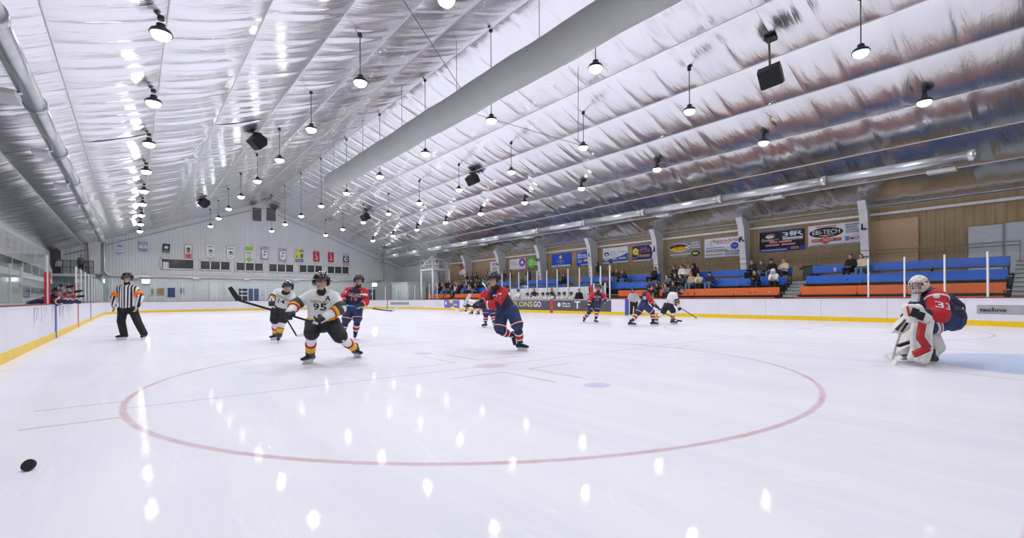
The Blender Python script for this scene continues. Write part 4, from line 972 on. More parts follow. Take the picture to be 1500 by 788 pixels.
# ================================================================== PLAYERS BENCH (right)
pb = thing('players_bench', 'white back wall and bench of the home players behind the grey adverts', 'bench', (20.6, 21, 0))
XB = 20.75
for i in range(6):
    y = 15.3 + i * 1.95
    keep(MB().box(XB, y, 0, XB + .08, y + 1.92, 1.92).build('back_panel', cmat(224, 226, 230)), pb)
keep(MB().box(20.2, 15.3, .55, 20.6, 27.0, .62).build('seat', cmat(110, 112, 116)), pb)
keep(MB().box(20.3, 15.4, .0, 20.5, 26.9, .55).build('support', M_RISER), pb)
for k in range(10):
    y = 27.0 - k * 1.17; keep(MB().box(XB - .08, y - .04, .6, XB - .01, y + .04, 3.3).build('post', M_POST), pb)
    if k: keep(MB().box(XB - .05, y + .05, 1.93, XB - .035, y + 1.12, 3.2).build('glass_pane', M_GLASS), pb)
g = thing('gate_post', 'red gate post beside the navy player in front of the bench end', 'post', (19.5, 15.35, BOARD_H)); keep(MB().box(19.44, 15.3, BOARD_H, 19.56, 15.48, 1.95).build('post', cmat(204, 40, 44, .4)), g)
for i, (y, z) in enumerate(((14.2, 3.25), (15.0, 3.25), (15.6, 2.1), (14.6, 2.1))):
    tag(MB().box(19.95, y - .04, .0, 20.03, y + .04, z).build('glass_post', M_POST), '%s white upright glass post at the end of the players bench' % ['tall right', 'tall left', 'short left', 'short right'][i], 'post')
# ================================================================== PUCK
pk = MB().lathe((0, 0, 0), [(.033, -.0127), (.0375, -.010), (.0381, 0), (.0375, .010), (.033, .0127)], 28)
o = pk.build('hockey_puck', mat('puck_rubber', rgb(26, 26, 27), .55, var=.2, scale=60, bump=.3)); p = on_ice(42, 689); o.location = (p.x, p.y, .034); o.rotation_euler = (math.radians(52), math.radians(12), math.radians(-38))
tag(o, 'small black rubber puck tipping on its edge on the ice at lower left', 'puck')
p = at(1223.5, 400, 0, 21.93)
cup = thing('paper_cup', 'small pale paper cup left on the top bench row left of the two women', 'cup', (21.93, p.y, 2.262))
keep(MB().lathe((21.93, p.y, 2.262), [(.045, 0), (.062, .19)], 14).build('cup_body', cmat(196, 190, 206)), cup); keep(MB().lathe((21.93, p.y, 2.452), [(.065, 0), (.065, .018), (.05, .024)], 14).build('lid', M_WHITE), cup)
bake_all()
# ================================================================== PEOPLE ENGINE
SKIN = mat('skin', rgb(206, 158, 136), .55, var=.04); SKIN2 = mat('skin_dark', rgb(128, 86, 66), .55, var=.04)
M_EYE = cmat(36, 28, 26); M_LIP = cmat(160, 88, 80); M_STEEL = mat('steel_blade', rgb(210, 214, 220), .25, .9); M_HOLDER = cmat(228, 230, 232, .4)
M_VISOR = glass_mat('visor', (.86, .88, .9, 1), .12)
def soft(name, mb, material, parent, voxel=.016, smooth=5):
    """one continuous rounded surface grown around the collected solids"""
    o = keep(obj(name, mb.mesh(name), material), parent) if parent is not None else obj(name, mb.mesh(name), material)
    r = o.modifiers.new('skin', 'REMESH'); r.mode = 'VOXEL'; r.voxel_size = voxel; r.use_smooth_shade = True
    s = o.modifiers.new('smooth', 'SMOOTH'); s.factor = .5; s.iterations = smooth
    BAKE.append(o); return o
def V(*a): return Vector(a)
def frame(f, u=(0, 0, 1)):
    """rotation matrix with local x = right of the face, y = forward, z = up"""
    f = Vector(f).normalized(); u = Vector(u); u = (u - f * u.dot(f)).normalized(); r = f.cross(u)
    return Matrix((r, f, u)).transposed()
RT3, TO3, UP3 = Vector(RGT), Vector(-FWD), Vector((0, 0, 1))
def view_dir(a, b, c=0.0): return (RT3 * a + TO3 * b + UP3 * c).normalized()
def head_solids(mb, c, R, k=1.0):
    mb.ell(c + R @ V(0, -.008, .02) * k, (.076 * k, .095 * k, .108 * k), R)
    mb.ell(c + R @ V(0, .025, -.06) * k, (.056 * k, .062 * k, .062 * k), R)
    mb.cone(c + R @ V(0, .088, .02) * k, c + R @ V(0, .108, -.012) * k, .009 * k, .017 * k, 8)
    for s in (-1, 1): mb.ell(c + R @ V(s * .078, -.01, .0) * k, (.010 * k, .022 * k, .032 * k), R, 8, 6)
def face_parts(c, R, parent, k=1.0):
    for s in (-1, 1):
        keep(MB().ell(c + R @ V(s * .032, .082, .022) * k, (.013 * k, .010 * k, .009 * k), R, 8, 6).build('eye', M_EYE), parent)
        keep(MB().obox(c + R @ V(s * .032, .09, .043) * k, R @ V(.018, 0, 0) * k, R @ V(0, .008, 0) * k, R @ V(0, 0, .004) * k).build('eyebrow', cmat(70, 50, 40)), parent)
    keep(MB().ell(c + R @ V(0, .084, -.055) * k, (.024 * k, .008 * k, .007 * k), R, 8, 6).build('mouth', M_LIP), parent)
def shell(c, R, rad, keep_fn, name, material, parent, thick=.012, n=28, m=20):
    """part of an ellipsoid given a thickness (helmet, visor, hair)"""
    v, f = [], []; idx = {}
    for i in range(m + 1):
        ph = -math.pi / 2 + math.pi * i / m
        for k in range(n):
            t = 2 * math.pi * k / n; idx[i, k] = len(v); v.append(Vector((math.cos(ph) * math.cos(t), math.cos(ph) * math.sin(t), math.sin(ph))))
    for i in range(m):
        for k in range(n):
            q_ = (idx[i, k], idx[i, (k + 1) % n], idx[i + 1, (k + 1) % n], idx[i + 1, k])
            ctr = sum((v[j] for j in q_), Vector()) / 4
            if keep_fn(ctr): f.append(q_)
    V2 = [c + R @ Vector((p.x * rad[0], p.y * rad[1], p.z * rad[2])) for p in v]
    me = bpy.data.meshes.new(name); me.from_pydata(V2, [], f)
    bm = bmesh.new(); bm.from_mesh(me); bmesh.ops.remove_doubles(bm, verts=bm.verts, dist=1e-5)
    bmesh.ops.delete(bm, geom=[x for x in bm.verts if not x.link_faces], context='VERTS')
    bmesh.ops.recalc_face_normals(bm, faces=bm.faces)
    if thick: bmesh.ops.solidify(bm, geom=list(bm.faces), thickness=thick)
    for x in bm.faces: x.smooth = True
    bm.to_mesh(me); bm.free()
    return keep(obj(name, me, material), parent)
def helmet(c, R, parent, colour, k=1.0, visor=True, cage=False):
    h = shell(c + R @ V(0, -.012, .03) * k, R, (.118 * k, .140 * k, .132 * k), lambda p: (p.z > .12 or p.y < .28) and p.z > -.62 and not (p.y > .1 and p.z < .12), 'helmet', colour, parent, .014)
    for s in (-1, 1): keep(MB().obox(c + R @ V(s * .045, .0, .142) * k, R @ V(.010, 0, 0), R @ V(0, .07, -.012) * k, R @ V(0, 0, .010)).build('helmet_ridge', colour, None), parent)
    for s in (-1, 1): keep(MB().ell(c + R @ V(s * .118, 0, .0) * k, (.012, .035, .04), R, 8, 6).build('ear_guard', colour), parent)
    if visor: shell(c + R @ V(0, .01, .0) * k, R, (.128 * k, .138 * k, .15 * k), lambda p: p.y > .45 and -.35 < p.z < .42, 'visor', M_VISOR, parent, .004)
    if cage:
        for i in range(5):
            z = .05 - i * .042; pts = [c + R @ V(.118 * math.sin(t), .02 + .13 * math.cos(t), z) * k for t in [math.radians(a) for a in range(-75, 76, 25)]]
            keep(MB().tube(pts, .004, 5).build('cage_wire', cmat(30, 30, 34, .4)), parent)
        for s in (-.05, 0, .05): keep(MB().tube([c + R @ V(s, .148, .06) * k, c + R @ V(s, .148, -.12) * k], .004, 5).build('cage_wire', cmat(30, 30, 34, .4)), parent)
    return h
def hand_solids(mb, wrist, hand, R_side, k=1.0, curl=.5):
    """bare hand: palm, four unequal curled fingers, thumb leaving the side of the palm"""
    d = (hand - wrist).normalized(); s = Vector(R_side); s = (s - d * s.dot(d)).normalized(); n = d.cross(s)
    mb.cone(wrist, hand, .026 * k, .038 * k, 8, n, .55)
    for i, L in enumerate((.068, .078, .074, .058)):
        b = hand + s * (.030 - .02 * i) * k + d * .03 * k
        m = b + d * L * .55 * k + n * curl * .02 * k; e = m + (d * (1 - curl) + n * curl).normalized() * L * .5 * k
        mb.cone(b, m, .0105 * k, .010 * k, 6); mb.cone(m, e, .010 * k, .0085 * k, 6)
    t0 = wrist + s * .03 * k + d * .02 * k; t1 = t0 + (d * .7 + s * .7) * .045 * k; mb.cone(t0, t1, .0135 * k, .012 * k, 6); mb.cone(t1, t1 + (d * .9 + n * .4) * .03 * k, .012 * k, .010 * k, 6)
def glove(wrist, hand, side, material, cuffm, parent, k=1.0, grip=None, stripe=None):
    """padded hockey glove with flared cuff, four fingers closed round the shaft and a thumb"""
    d = (hand - wrist).normalized(); s = Vector(side); s = (s - d * s.dot(d)); s = s.normalized() if s.length > .05 else d.orthogonal().normalized(); n = d.cross(s)
    mb = MB(); mb.cone(wrist, hand, .052 * k, .056 * k, 10, n, .8)
    for i, L in enumerate((.05, .058, .055, .046)):
        b = hand + s * (.042 - .028 * i) * k + d * .025 * k + n * .012 * k
        m = b + d * L * .7 * k - n * .02 * k; e = m + (d * .2 - n) * .05 * k
        mb.cone(b, m, .021 * k, .020 * k, 8); mb.cone(m, e, .020 * k, .017 * k, 8)
    t0 = wrist + s * .05 * k + d * .02 * k; t1 = t0 + (d * .8 + s * .3 - n * .4) * .06 * k; mb.cone(t0, t1, .023 * k, .021 * k, 8)
    g = soft('glove', mb, material, parent, .011, 2)
    c = MB(); c.cone(wrist - d * .10 * k, wrist + d * .0, .070 * k, .058 * k, 10)
    soft('glove_cuff', c, cuffm, parent, .013, 2)
    if stripe is not None:
        for i in (-1, 0, 1): keep(MB().obox(hand + n * .046 * k + s * i * .028 * k - d * .01 * k, d * .035 * k, s * .009 * k, n * .01 * k).build('glove_roll', stripe), parent)
    return g
def band(p0, p1, f0, f1, r0, r1, m, parent, name='stripe', n=16):
    """ring of cloth between two fractions of a limb"""
    p0, p1 = Vector(p0), Vector(p1); a, b = p0.lerp(p1, f0), p0.lerp(p1, f1); ra, rb = r0 + (r1 - r0) * f0, r0 + (r1 - r0) * f1
    return keep(MB().tube([a, a.lerp(b, .02), b.lerp(a, .02), b], [ra * .9, ra, rb, rb * .9], n).build(name, m), parent)
def skate(ankle, toe, parent, k=1.0, boot=None, up=None):
    d = toe - ankle; up = up or UP3; d = (d - up * d.dot(up)); d = d.normalized() if d.length > .01 else TO3.copy()
    L = .27 * k; sole = ankle - up * .085 * k; heel = sole - d * .07 * k; tip = sole + d * (L - .08 * k); s = d.cross(up)
    mb = MB(); mb.cone(ankle + up * .07 * k, ankle - up * .03 * k, .056 * k, .056 * k, 10); mb.cone(heel + up * .04 * k, ankle, .048 * k, .055 * k, 10)
    mb.cone(ankle - up * .03 * k, tip + up * .035 * k - d * .03 * k, .056 * k, .04 * k, 10, up, .9); mb.cone(heel + up * .035 * k, tip + up * .032 * k - d * .02 * k, .043 * k, .041 * k, 10, up, .8)
    b = soft('skate_boot', mb, boot or cmat(34, 34, 38, .4), parent, .012, 3)
    keep(MB().prism([heel - up * .005 + s * -.012, heel - up * .045 * k + d * .01 + s * -.012, tip - up * .045 * k - d * .03 + s * -.012, tip - up * .0 + s * -.012], s * .024).build('blade_holder', M_HOLDER), parent)
    keep(MB().prism([heel - up * .04 * k - d * .02 + s * -.003, heel - up * .062 * k + d * .0 + s * -.003, tip - up * .062 * k - d * .01 + s * -.003, tip - up * .035 * k + d * .02 + s * -.003], s * .006).build('blade', M_STEEL), parent)
    keep(MB().obox(ankle + d * .05 * k - up * .0, d * .012, s * .03 * k, up * .05 * k).build('laces', M_HOLDER), parent)
    keep(MB().obox(tip + d * .012 + up * .03, d * .006, s * .028 * k, up * .02).build('toe_cap', cmat(16, 16, 18)), parent)

class Poser:
    """places joints by picture position at the depth of the figure, with a depth offset towards the viewer in metres"""
    def __init__(s, foot_px):
        g = on_ice(*foot_px); s.Z = float(np.dot(np.array(g) - CAM, FWD)); s.g = g; s.ppm = F_PX / s.Z
    def __call__(s, px, py, dw=0.0): return Vector(CAM + ray(px, py) * (s.Z - dw))
def planted(px, py, h=.0): p = on_ice(px, py); return p + V(0, 0, h)

def hockey_player(label, foot, J, kit, face, stick=None, name='person', vox=.016, texts=(), gloves=True, grounded=('L', 'R'), cage=False, visor=True, ref=False, group=None):
    P = Poser(foot); root = thing(name, label, 'person', P.g, group)
    p = {}
    for k_, v in J.items():
        if k_ in ('toeL', 'toeR', 'ankL', 'ankR'): continue
        p[k_] = P(*v)
    for s in 'LR':
        t, a = J['toe' + s], J['ank' + s]
        if s in grounded:
            g = planted(t[0], t[1]); fd = kit.get('feet', {}).get(s) or (face[0] + (-.35 if s == 'L' else .35), face[1]); fd = view_dir(fd[0], fd[1])
            p['toe' + s] = g + V(0, 0, .06); p['ank' + s] = g - fd * .17 + V(0, 0, .148)
            zt = float(np.dot(np.array(p['ank' + s]) - CAM, FWD)); want = Vector(CAM + ray(a[0], a[1]) * zt); p['ank' + s] += RT3 * (want - p['ank' + s]).dot(RT3) * .5; p['toe' + s] = p['ank' + s] + fd * .17 - V(0, 0, .088)
        else: p['ank' + s] = P(*a); p['toe' + s] = P(*t)
    m_ = (p['shL'] + p['shR']) / 2
    for s in 'LR': p['sh' + s] = p['sh' + s].lerp(m_, .14) - V(0, 0, .015)
    fdir = view_dir(*face); c = p['head']; R = frame(fdir, (c - p['neck']).normalized() * .5 + V(0, 0, .8)); hk = kit.get('hk', 1.1)
    neck, hipm, shm = p['neck'], (p['hipL'] + p['hipR']) / 2, (p['shL'] + p['shR']) / 2
    across = (p['shR'] - p['shL']).normalized(); fwd = across.cross((shm - hipm).normalized())
    if fwd.dot(fdir) < 0: fwd = -fwd
    wr = {s: p['elb' + s].lerp(p['hand' + s], .78) for s in 'LR'}
    # ---- body: one continuous figure
    b = MB(); head_solids(b, c, R, hk); b.cone(c - R @ V(0, .01, .06), neck, .055, .062)
    b.cone(neck, shm, .062, .10); b.cone(p['shL'].lerp(shm, .15), p['shR'].lerp(shm, .15), .07, .07)
    for s in 'LR':
        b.cone(p['sh' + s].lerp(shm, .4), p['hip' + s].lerp(hipm, .2), .10, .105); b.cone(p['sh' + s], p['elb' + s], .058, .046); b.cone(p['elb' + s], wr[s], .045, .032)
        if not gloves: hand_solids(b, wr[s], p['hand' + s], fwd * 1.0 + across * .2, 1.1)
        else: b.cone(wr[s], p['hand' + s], .032, .035)
        b.cone(p['hip' + s], p['knee' + s], .095, .065); b.cone(p['knee' + s], p['ank' + s], .062, .042); b.cone(p['ank' + s], p['ank' + s] - V(0, 0, .02), .042, .04)
    b.cone(p['hipL'], p['hipR'], .11, .11)
    soft('body', b, kit.get('skin', SKIN), root, vox * .8, 2)
    face_parts(c, R, root, hk)
    # ---- jersey
    j = MB(); wT = kit.get('bulk', 1.0)
    for s in 'LR':
        j.cone(p['sh' + s].lerp(shm, .42) - fwd * .01, p['hip' + s].lerp(hipm, .25), .125 * wT, .130 * wT); j.cone(p['sh' + s], p['elb' + s], .092 * wT, .088 * wT); j.cone(p['elb' + s], wr[s], .085 * wT, .066 * wT)
        j.cone(p['sh' + s], shm.lerp(neck, .35), .095 * wT, .085 * wT)
    j.cone(shm, hipm, .15 * wT, .15 * wT); j.cone(p['hipL'].lerp(p['hipR'], .12), p['hipR'].lerp(p['hipL'], .12), .135 * wT, .135 * wT)
    jersey = soft('jersey', j, kit['jersey'], root, vox, 4)
    # ---- collar / neck guard
    co = MB(); co.cone(neck - V(0, 0, .01), c - R @ V(0, .01, .115) * hk, .085, .072); co.cone(c - R @ V(0, -.05, .125) * hk, c - R @ V(0, -.02, .14) * hk, .045, .05)
    soft('neck_guard', co, kit.get('collar', M_BLACK), root, .014, 2)
    # ---- trousers / pants
    t = MB()
    if ref:
        for s in 'LR': t.cone(p['hip' + s], p['knee' + s], .125, .105); t.cone(p['knee' + s], p['ank' + s] + V(0, 0, .02), .105, .095)
        t.cone(p['hipL'], p['hipR'], .135, .135); t.cone(hipm, hipm.lerp(shm, .25), .15, .14)
    else:
        for s in 'LR':
            kn = p['hip' + s].lerp(p['knee' + s], .86); t.cone(p['hip' + s], kn, .150, .128)
        t.cone(p['hipL'], p['hipR'], .150, .150); t.cone(hipm, hipm.lerp(shm, .18), .16, .15)
    pants = soft('pants', t, kit['pants'], root, vox, 3)
    if not ref:
        for s in 'LR':
            for f0, f1, m in kit.get('pant_bands', ()): band(p['hip' + s], p['knee' + s], f0, f1, .158, .137, m, root, 'pants_stripe')
            so = MB(); so.cone(p['knee' + s].lerp(p['hip' + s], .12), p['knee' + s].lerp(p['ank' + s], .25), .088, .092); so.cone(p['knee' + s], p['ank' + s].lerp(p['knee' + s], .12), .086, .062)
            soft('sock', so, kit['sock'], root, .015, 3)
            for f0, f1, m in kit.get('sock_bands', ()): band(p['knee' + s], p['ank' + s], f0, f1, .101, .074, m, root, 'sock_stripe')
    for s in 'LR':
        for seg, f0, f1, m in kit.get('sleeve_bands', ()):
            if seg == 'u': band(p['sh' + s], p['elb' + s], f0, f1, .099 * wT, .095 * wT, m, root, 'sleeve_stripe')
            else: band(p['elb' + s], p['hand' + s], f0, f1, .096 * wT, .074 * wT, m, root, 'sleeve_stripe')
        up = None
        if s not in grounded: up = (p['knee' + s] - p['ank' + s]).normalized()
        skate(p['ank' + s], p['toe' + s], root, 1.0, kit.get('boot'), up)
        if gloves: glove(wr[s], p['hand' + s], across if s == 'L' else -across, kit['glove'], kit.get('cuff', kit['glove']), root, 1.05, stripe=kit.get('glove_stripe'))
    yk = {}
    if kit.get('yoke'):
        for s in 'LR':
            y = MB(); y.cone(p['sh' + s], shm.lerp(neck, .45), .112 * wT, .098 * wT); y.cone(p['sh' + s], p['sh' + s].lerp(p['elb' + s], .45), .112 * wT, .106 * wT); yk[s] = soft('shoulder_yoke', y, kit['yoke'], root, vox, 4)
    if kit.get('hem'):
        h = MB(); h.cone(p['hipL'].lerp(p['hipR'], .10), p['hipR'].lerp(p['hipL'], .10), .146 * wT, .146 * wT); h.cone(p['hipL'].lerp(shm, .06), p['hipR'].lerp(shm, .06), .142, .142)
        hm = hipm.lerp(shm, .02)
        soft('jersey_hem', h, kit['hem'], root, vox, 3)
    helmet(c, R, root, kit['helmet'], hk * 1.02, visor, cage)
    # ---- lettering wrapped on the cloth
    for s_, px, py, hpx, m, wpx, rot, *tg in texts:
        o = P(px, py, .12) + TO3 * .6; r = RT3 * math.cos(rot) + V(*UPV) * math.sin(rot); u = -RT3 * math.sin(rot) + V(*UPV) * math.cos(rot)
        dz = (P.Z - .12) / F_PX
        text_on(s_, o, r, u, hpx * dz, m, root, 'lettering', .0, width=wpx * dz if wpx else None, target=yk[tg[0]] if tg else jersey)
    return root, P, p
def hockey_stick(label, pts, shaft_m, blade_pts, blade_m, grip_m=None, holder=None):
    """shaft through pts, blade through blade_pts (heel to toe), all world points"""
    root = thing('hockey_stick', label, 'hockey stick', pts[0])
    d = (pts[-1] - pts[0]).normalized(); s = d.orthogonal().normalized()
    for i in range(len(pts) - 1):
        a, b = pts[i], pts[i + 1]; dd = (b - a).normalized(); s = dd.cross(UP3); s = s.normalized() if s.length > .05 else RT3.copy(); n = dd.cross(s)
        keep(MB().obox((a + b) / 2, dd * (b - a).length / 2, s * .011, n * .016).build('shaft', shaft_m[i] if isinstance(shaft_m, list) else shaft_m), root)
    a = pts[0]; keep(MB().obox(a, (pts[1] - a).normalized() * .04, s * .015, n * .019).build('butt_end', grip_m or M_WHITE), root)
    # blade: slightly curved board
    bd = (blade_pts[-1] - blade_pts[0]); w = .036; nrm = bd.cross(d); nrm = nrm.normalized() if nrm.length > .01 else s; up = bd.cross(nrm).normalized()
    mb = MB(); n = 6; v = []
    for i in range(n + 1):
        t = i / n; q_ = blade_pts[0].lerp(blade_pts[-1], t) + nrm * .018 * math.sin(t * math.pi / 2); ww = w * (1 - .25 * t ** 4)
        v += [q_ + up * ww - nrm * .004, q_ + up * ww + nrm * .004, q_ - up * ww + nrm * .004, q_ - up * ww - nrm * .004]
    f = [(i * 4 + k, i * 4 + (k + 1) % 4, i * 4 + 4 + (k + 1) % 4, i * 4 + 4 + k) for i in range(n) for k in range(4)] + [(3, 2, 1, 0), (n * 4, n * 4 + 1, n * 4 + 2, n * 4 + 3)]
    keep(mb.add(v, f).build('blade', blade_m), root)
    return root
# ================================================================== SKATERS ON THE ICE
JW = mat('jersey_white', rgb(222, 222, 226), .75, var=.03, scale=9, bump=.12); JN = mat('jersey_navy', rgb(34, 36, 66), .75, var=.08, scale=9, bump=.12); JR = mat('jersey_red', rgb(190, 30, 40), .7, var=.06, scale=9, bump=.12)
PB = mat('pants_black', rgb(28, 29, 36), .7, var=.1, bump=.1); PN = mat('pants_navy', rgb(38, 54, 96), .7, var=.08, bump=.1); CH = mat('charcoal_cloth', rgb(70, 68, 70), .75)
YL = mat('cloth_yellow', rgb(232, 178, 40), .7); RD = mat('cloth_red', rgb(186, 36, 46), .7); WC = mat('cloth_white', rgb(228, 228, 232), .7); SN = mat('sock_navy', rgb(36, 38, 72), .75)
HB = mat('helmet_black', rgb(22, 22, 26), .22, var=.1); HN = mat('helmet_navy', rgb(24, 26, 44), .25); GB = mat('glove_black', rgb(30, 30, 34), .6); GN = mat('glove_navy', rgb(38, 40, 74), .6); WT = mat('tape_white', rgb(226, 226, 224), .7)
GR_BOOT = cmat(54, 54, 58, .4)
white_kit = dict(jersey=JW, pants=PB, sock=WC, helmet=HB, glove=GB, cuff=GB, glove_stripe=WC, collar=M_BLACK, boot=GR_BOOT, hem=None,
    sleeve_bands=[('u', .62, 1.0, CH), ('f', .0, .22, CH), ('f', .22, .36, YL), ('f', .36, .42, RD)], sock_bands=[(.42, .48, RD), (.48, .76, YL), (.76, 1.0, CH)])
navy_kit = dict(jersey=JN, pants=PN, sock=SN, helmet=HN, glove=GN, cuff=RD, glove_stripe=WC, collar=cmat(40, 38, 42), yoke=JR, boot=cmat(24, 24, 28, .4),
    sleeve_bands=[('u', .70, 1.0, JR), ('f', .0, .40, JR), ('f', .40, .47, WC), ('f', .47, .52, RD)], sock_bands=[(.30, .38, WC), (.38, .60, RD), (.60, .68, WC)], pant_bands=[(.78, .82, WC), (.82, .86, RD)])

# white player number 95, nearest skater
r95, P95, p95 = hockey_player('white player 95 with letter A striding at the centre left, stick raised', (449, 535),
    dict(head=(470.5, 414, .16), neck=(471, 428, .10), shL=(449, 433, .02), shR=(493, 434, .02), elbL=(433, 446, .16), elbR=(500, 452, .08), handL=(424, 459, .42), handR=(470, 467, .30),
         hipL=(460, 474, 0), hipR=(486, 474, 0), kneeL=(456, 490, .22), kneeR=(500, 495, .12), ankL=(452, 519), toeL=(447, 534), ankR=(520, 513), toeR=(529, 524)),
    dict(white_kit, hem=YL, bulk=1.02, feet={'L': (-.25, 1), 'R': (.8, .7)}), (-.05, 1, -.12), texts=[('95', 469.5, 450, 9.5, M_BLACK, 19, -.04), ('A', 480.5, 437.5, 7.5, M_BLACK, 7.5, -.1), ('THETFORD', 468, 442.5, 4.2, cmat(140, 122, 70), 27, -.08), ('95', 496.5, 449, 7.5, cmat(216, 206, 160), 11, .1)], vox=.014)
hockey_stick('black stick held by white player 95, blade up at the left', [P95(462, 473, .26), P95(424, 461.5, .44), P95(349.5, 439.8, .75)], GB, [P95(349.5, 439.8, .75), P95(337, 420, .85)], cmat(24, 24, 27), WT)

r14, P14, p14 = hockey_player('white player 14 leaning forward behind player 95', (404, 500.5),
    dict(head=(421.5, 421, .14), neck=(417, 428, .08), shL=(404, 427, .0), shR=(429, 432, .0), elbL=(399, 436, .10), elbR=(431, 446, .10), handL=(397.5, 442.5, .28), handR=(419, 460, .30),
         hipL=(405, 456, 0), hipR=(415, 456, 0), kneeL=(402.5, 470, .14), kneeR=(413.5, 471, .16), ankL=(402.5, 488), toeL=(398.5, 498.5), ankR=(409.5, 490.5), toeR=(406, 502.5)),
    white_kit, (.12, 1, -.1), texts=[('14', 411.5, 441.5, 6, M_BLACK, 9.5, -.3), ('THETFORD', 413, 436, 3, cmat(140, 122, 70), 19, -.45)], vox=.016)
hockey_stick('black stick with white blade held by white player 14', [P14(397.5, 436, .30), P14(398, 443, .32), P14(416, 461, .4), P14(434.5, 492, .5)], GB, [P14(434.5, 492, .5), P14(446, 490.5, .55)], WT, WT)

r19, P19, p19 = hockey_player('navy player 19 with red sleeves and letter A right of player 95', (520.5, 498),
    dict(head=(525.5, 411, .06), neck=(524, 421, .02), shL=(508.5, 425, 0), shR=(536, 427, 0), elbL=(502, 436, .04), elbR=(536, 443, .06), handL=(503, 447, .30), handR=(524.5, 448.5, .34),
         hipL=(511, 452, 0), hipR=(524, 452, 0), kneeL=(507, 470, .10), kneeR=(523.5, 469, .10), ankL=(499, 486), toeL=(494, 498.5), ankR=(521, 487), toeR=(519, 498)),
    navy_kit, (-.08, 1, -.05), texts=[('GAILLARDS', 519.5, 432.5, 5, cmat(222, 176, 182), 19, -.12), ('19', 518, 438.5, 5.5, cmat(206, 120, 130), 9, -.1), ('A', 530.3, 427, 4, WC, 4, -.3), ('19', 505, 428.5, 4, WC, 5, .5, 'L'), ('19', 535, 432, 4.5, WC, 5.5, -.2, 'R')], vox=.016, cage=True, visor=False)
hockey_stick('blue, yellow and black stick held across by navy player 19', [P19(500.5, 446.6, .38), P19(510, 447.6, .40), P19(529, 450, .40), P19(546, 452, .38), P19(560, 454, .36), P19(574.5, 455.5, .34)], [cmat(220, 224, 230), cmat(70, 140, 210), cmat(206, 214, 60), cmat(40, 40, 44), cmat(52, 84, 170)], [P19(574.5, 455.5, .34), P19(584.5, 448.5, .34)], WT)

r27, P27, p27 = hockey_player('navy player 27 crouching low mid-stride in the middle of the ice', (768, 514),
    dict(head=(723, 410.5, .18), neck=(729, 422, .08), shL=(718, 429, -.12), shR=(738, 427, .12), elbL=(713, 441, -.10), elbR=(727, 445.5, .30), handL=(700, 444, .02), handR=(700, 449, .22),
         hipL=(736, 456, -.05), hipR=(750, 455, .08), kneeL=(731.5, 484, .10), kneeR=(759, 480, .20), ankL=(750, 491, -.12), toeL=(752, 506, .0), ankR=(763.5, 501), toeR=(770, 514.5)),
    dict(navy_kit, bulk=1.05, feet={'R': (.75, .6)}), (-.75, .62, -.22), texts=[('27', 730.5, 434.5, 6.5, WC, 11, .3, 'R')], vox=.014, grounded=('R',))
hockey_stick('stick with broad white taped blade held by navy player 27', [P27(714, 449, .22), P27(700, 448.5, .24), P27(679, 448.5, .46)], GB, [P27(679, 448, .46), P27(688.5, 430, .46)], WT, WT)

rb, Pb, pb_ = hockey_player('navy player half hidden behind player 27', (709, 479.5),
    dict(head=(716.5, 418, 0), neck=(716, 425.5, 0), shL=(708, 429, .0), shR=(723, 430, 0), elbL=(704.5, 438, .06), elbR=(727, 439, .06), handL=(703, 446, .2), handR=(722, 447, .2),
         hipL=(711, 450, 0), hipR=(720, 450, 0), kneeL=(712, 461, .08), kneeR=(722, 462, .05), ankL=(709.5, 473), toeL=(708, 480), ankR=(724, 474), toeR=(724, 480.5)),
    navy_kit, (-.3, 1, -.1), vox=.02, cage=True, visor=False)
hockey_stick('pale thin stick held upright by the half hidden navy player', [Pb(722, 447, .24), Pb(716, 430, .32), Pb(710.5, 418.5, .4)], cmat(206, 208, 214), [Pb(710.5, 418.5, .4), Pb(707, 414, .46)], WT)

rw, Pw, pw_ = hockey_player('white player bent low far behind player 27, stick on the ice', (692, 460.5),
    dict(head=(683, 440, .15), neck=(686, 440, .08), shL=(686.5, 440, -.15), shR=(688.5, 441, .15), elbL=(684, 447, -.1), elbR=(686, 448.5, .2), handL=(682, 454, .0), handR=(683, 455, .2),
         hipL=(699, 444.5, -.1), hipR=(700, 445, .1), kneeL=(694, 451, -.1), kneeR=(698.5, 452, .15), ankL=(691, 457.5), toeL=(688, 460.5), ankR=(700, 458), toeR=(698, 461.5)),
    dict(white_kit, feet={'L': (-.9, .3), 'R': (-.9, .3)}), (-.9, .3, -.3), vox=.026)
hockey_stick('black stick with white blade on the ice held by the bent white player', [Pw(689, 446, .1), Pw(683, 455, .2), Pw(672.5, 455.8, .4)], GB, [Pw(672.5, 455.8, .4), Pw(664, 450.5, .4)], WT)

r10, P10, p10 = hockey_player('navy player gliding towards us before the grey T advert', (873, 473),
    dict(head=(876.4, 421.5, .05), neck=(876, 427.5, .02), shL=(867.5, 431, 0), shR=(884, 431, 0), elbL=(864, 439, .04), elbR=(887, 437.5, .06), handL=(862.5, 447.5, .2), handR=(886.5, 441.5, .3),
         hipL=(869.5, 446, 0), hipR=(876, 446, 0), kneeL=(864.5, 455, .1), kneeR=(875, 455, .1), ankL=(857, 465.5), toeL=(853.5, 472.5), ankR=(874, 467.5), toeR=(874, 474.3)),
    navy_kit, (.02, 1, 0), texts=[('GAILLARDS', 875, 435, 3.0, cmat(222, 176, 182), 11, -.1), ('10', 874, 439.3, 3.4, cmat(206, 120, 130), 5, -.05)], vox=.022, cage=True, visor=False)
hockey_stick('dark stick held across by the navy player before the grey T advert', [P10(889, 440.8, .3), P10(862, 448, .26), P10(851, 451, -.5)], GB, [P10(851, 451, -.5), P10(849.5, 453.5, -.75)], M_BLACK)

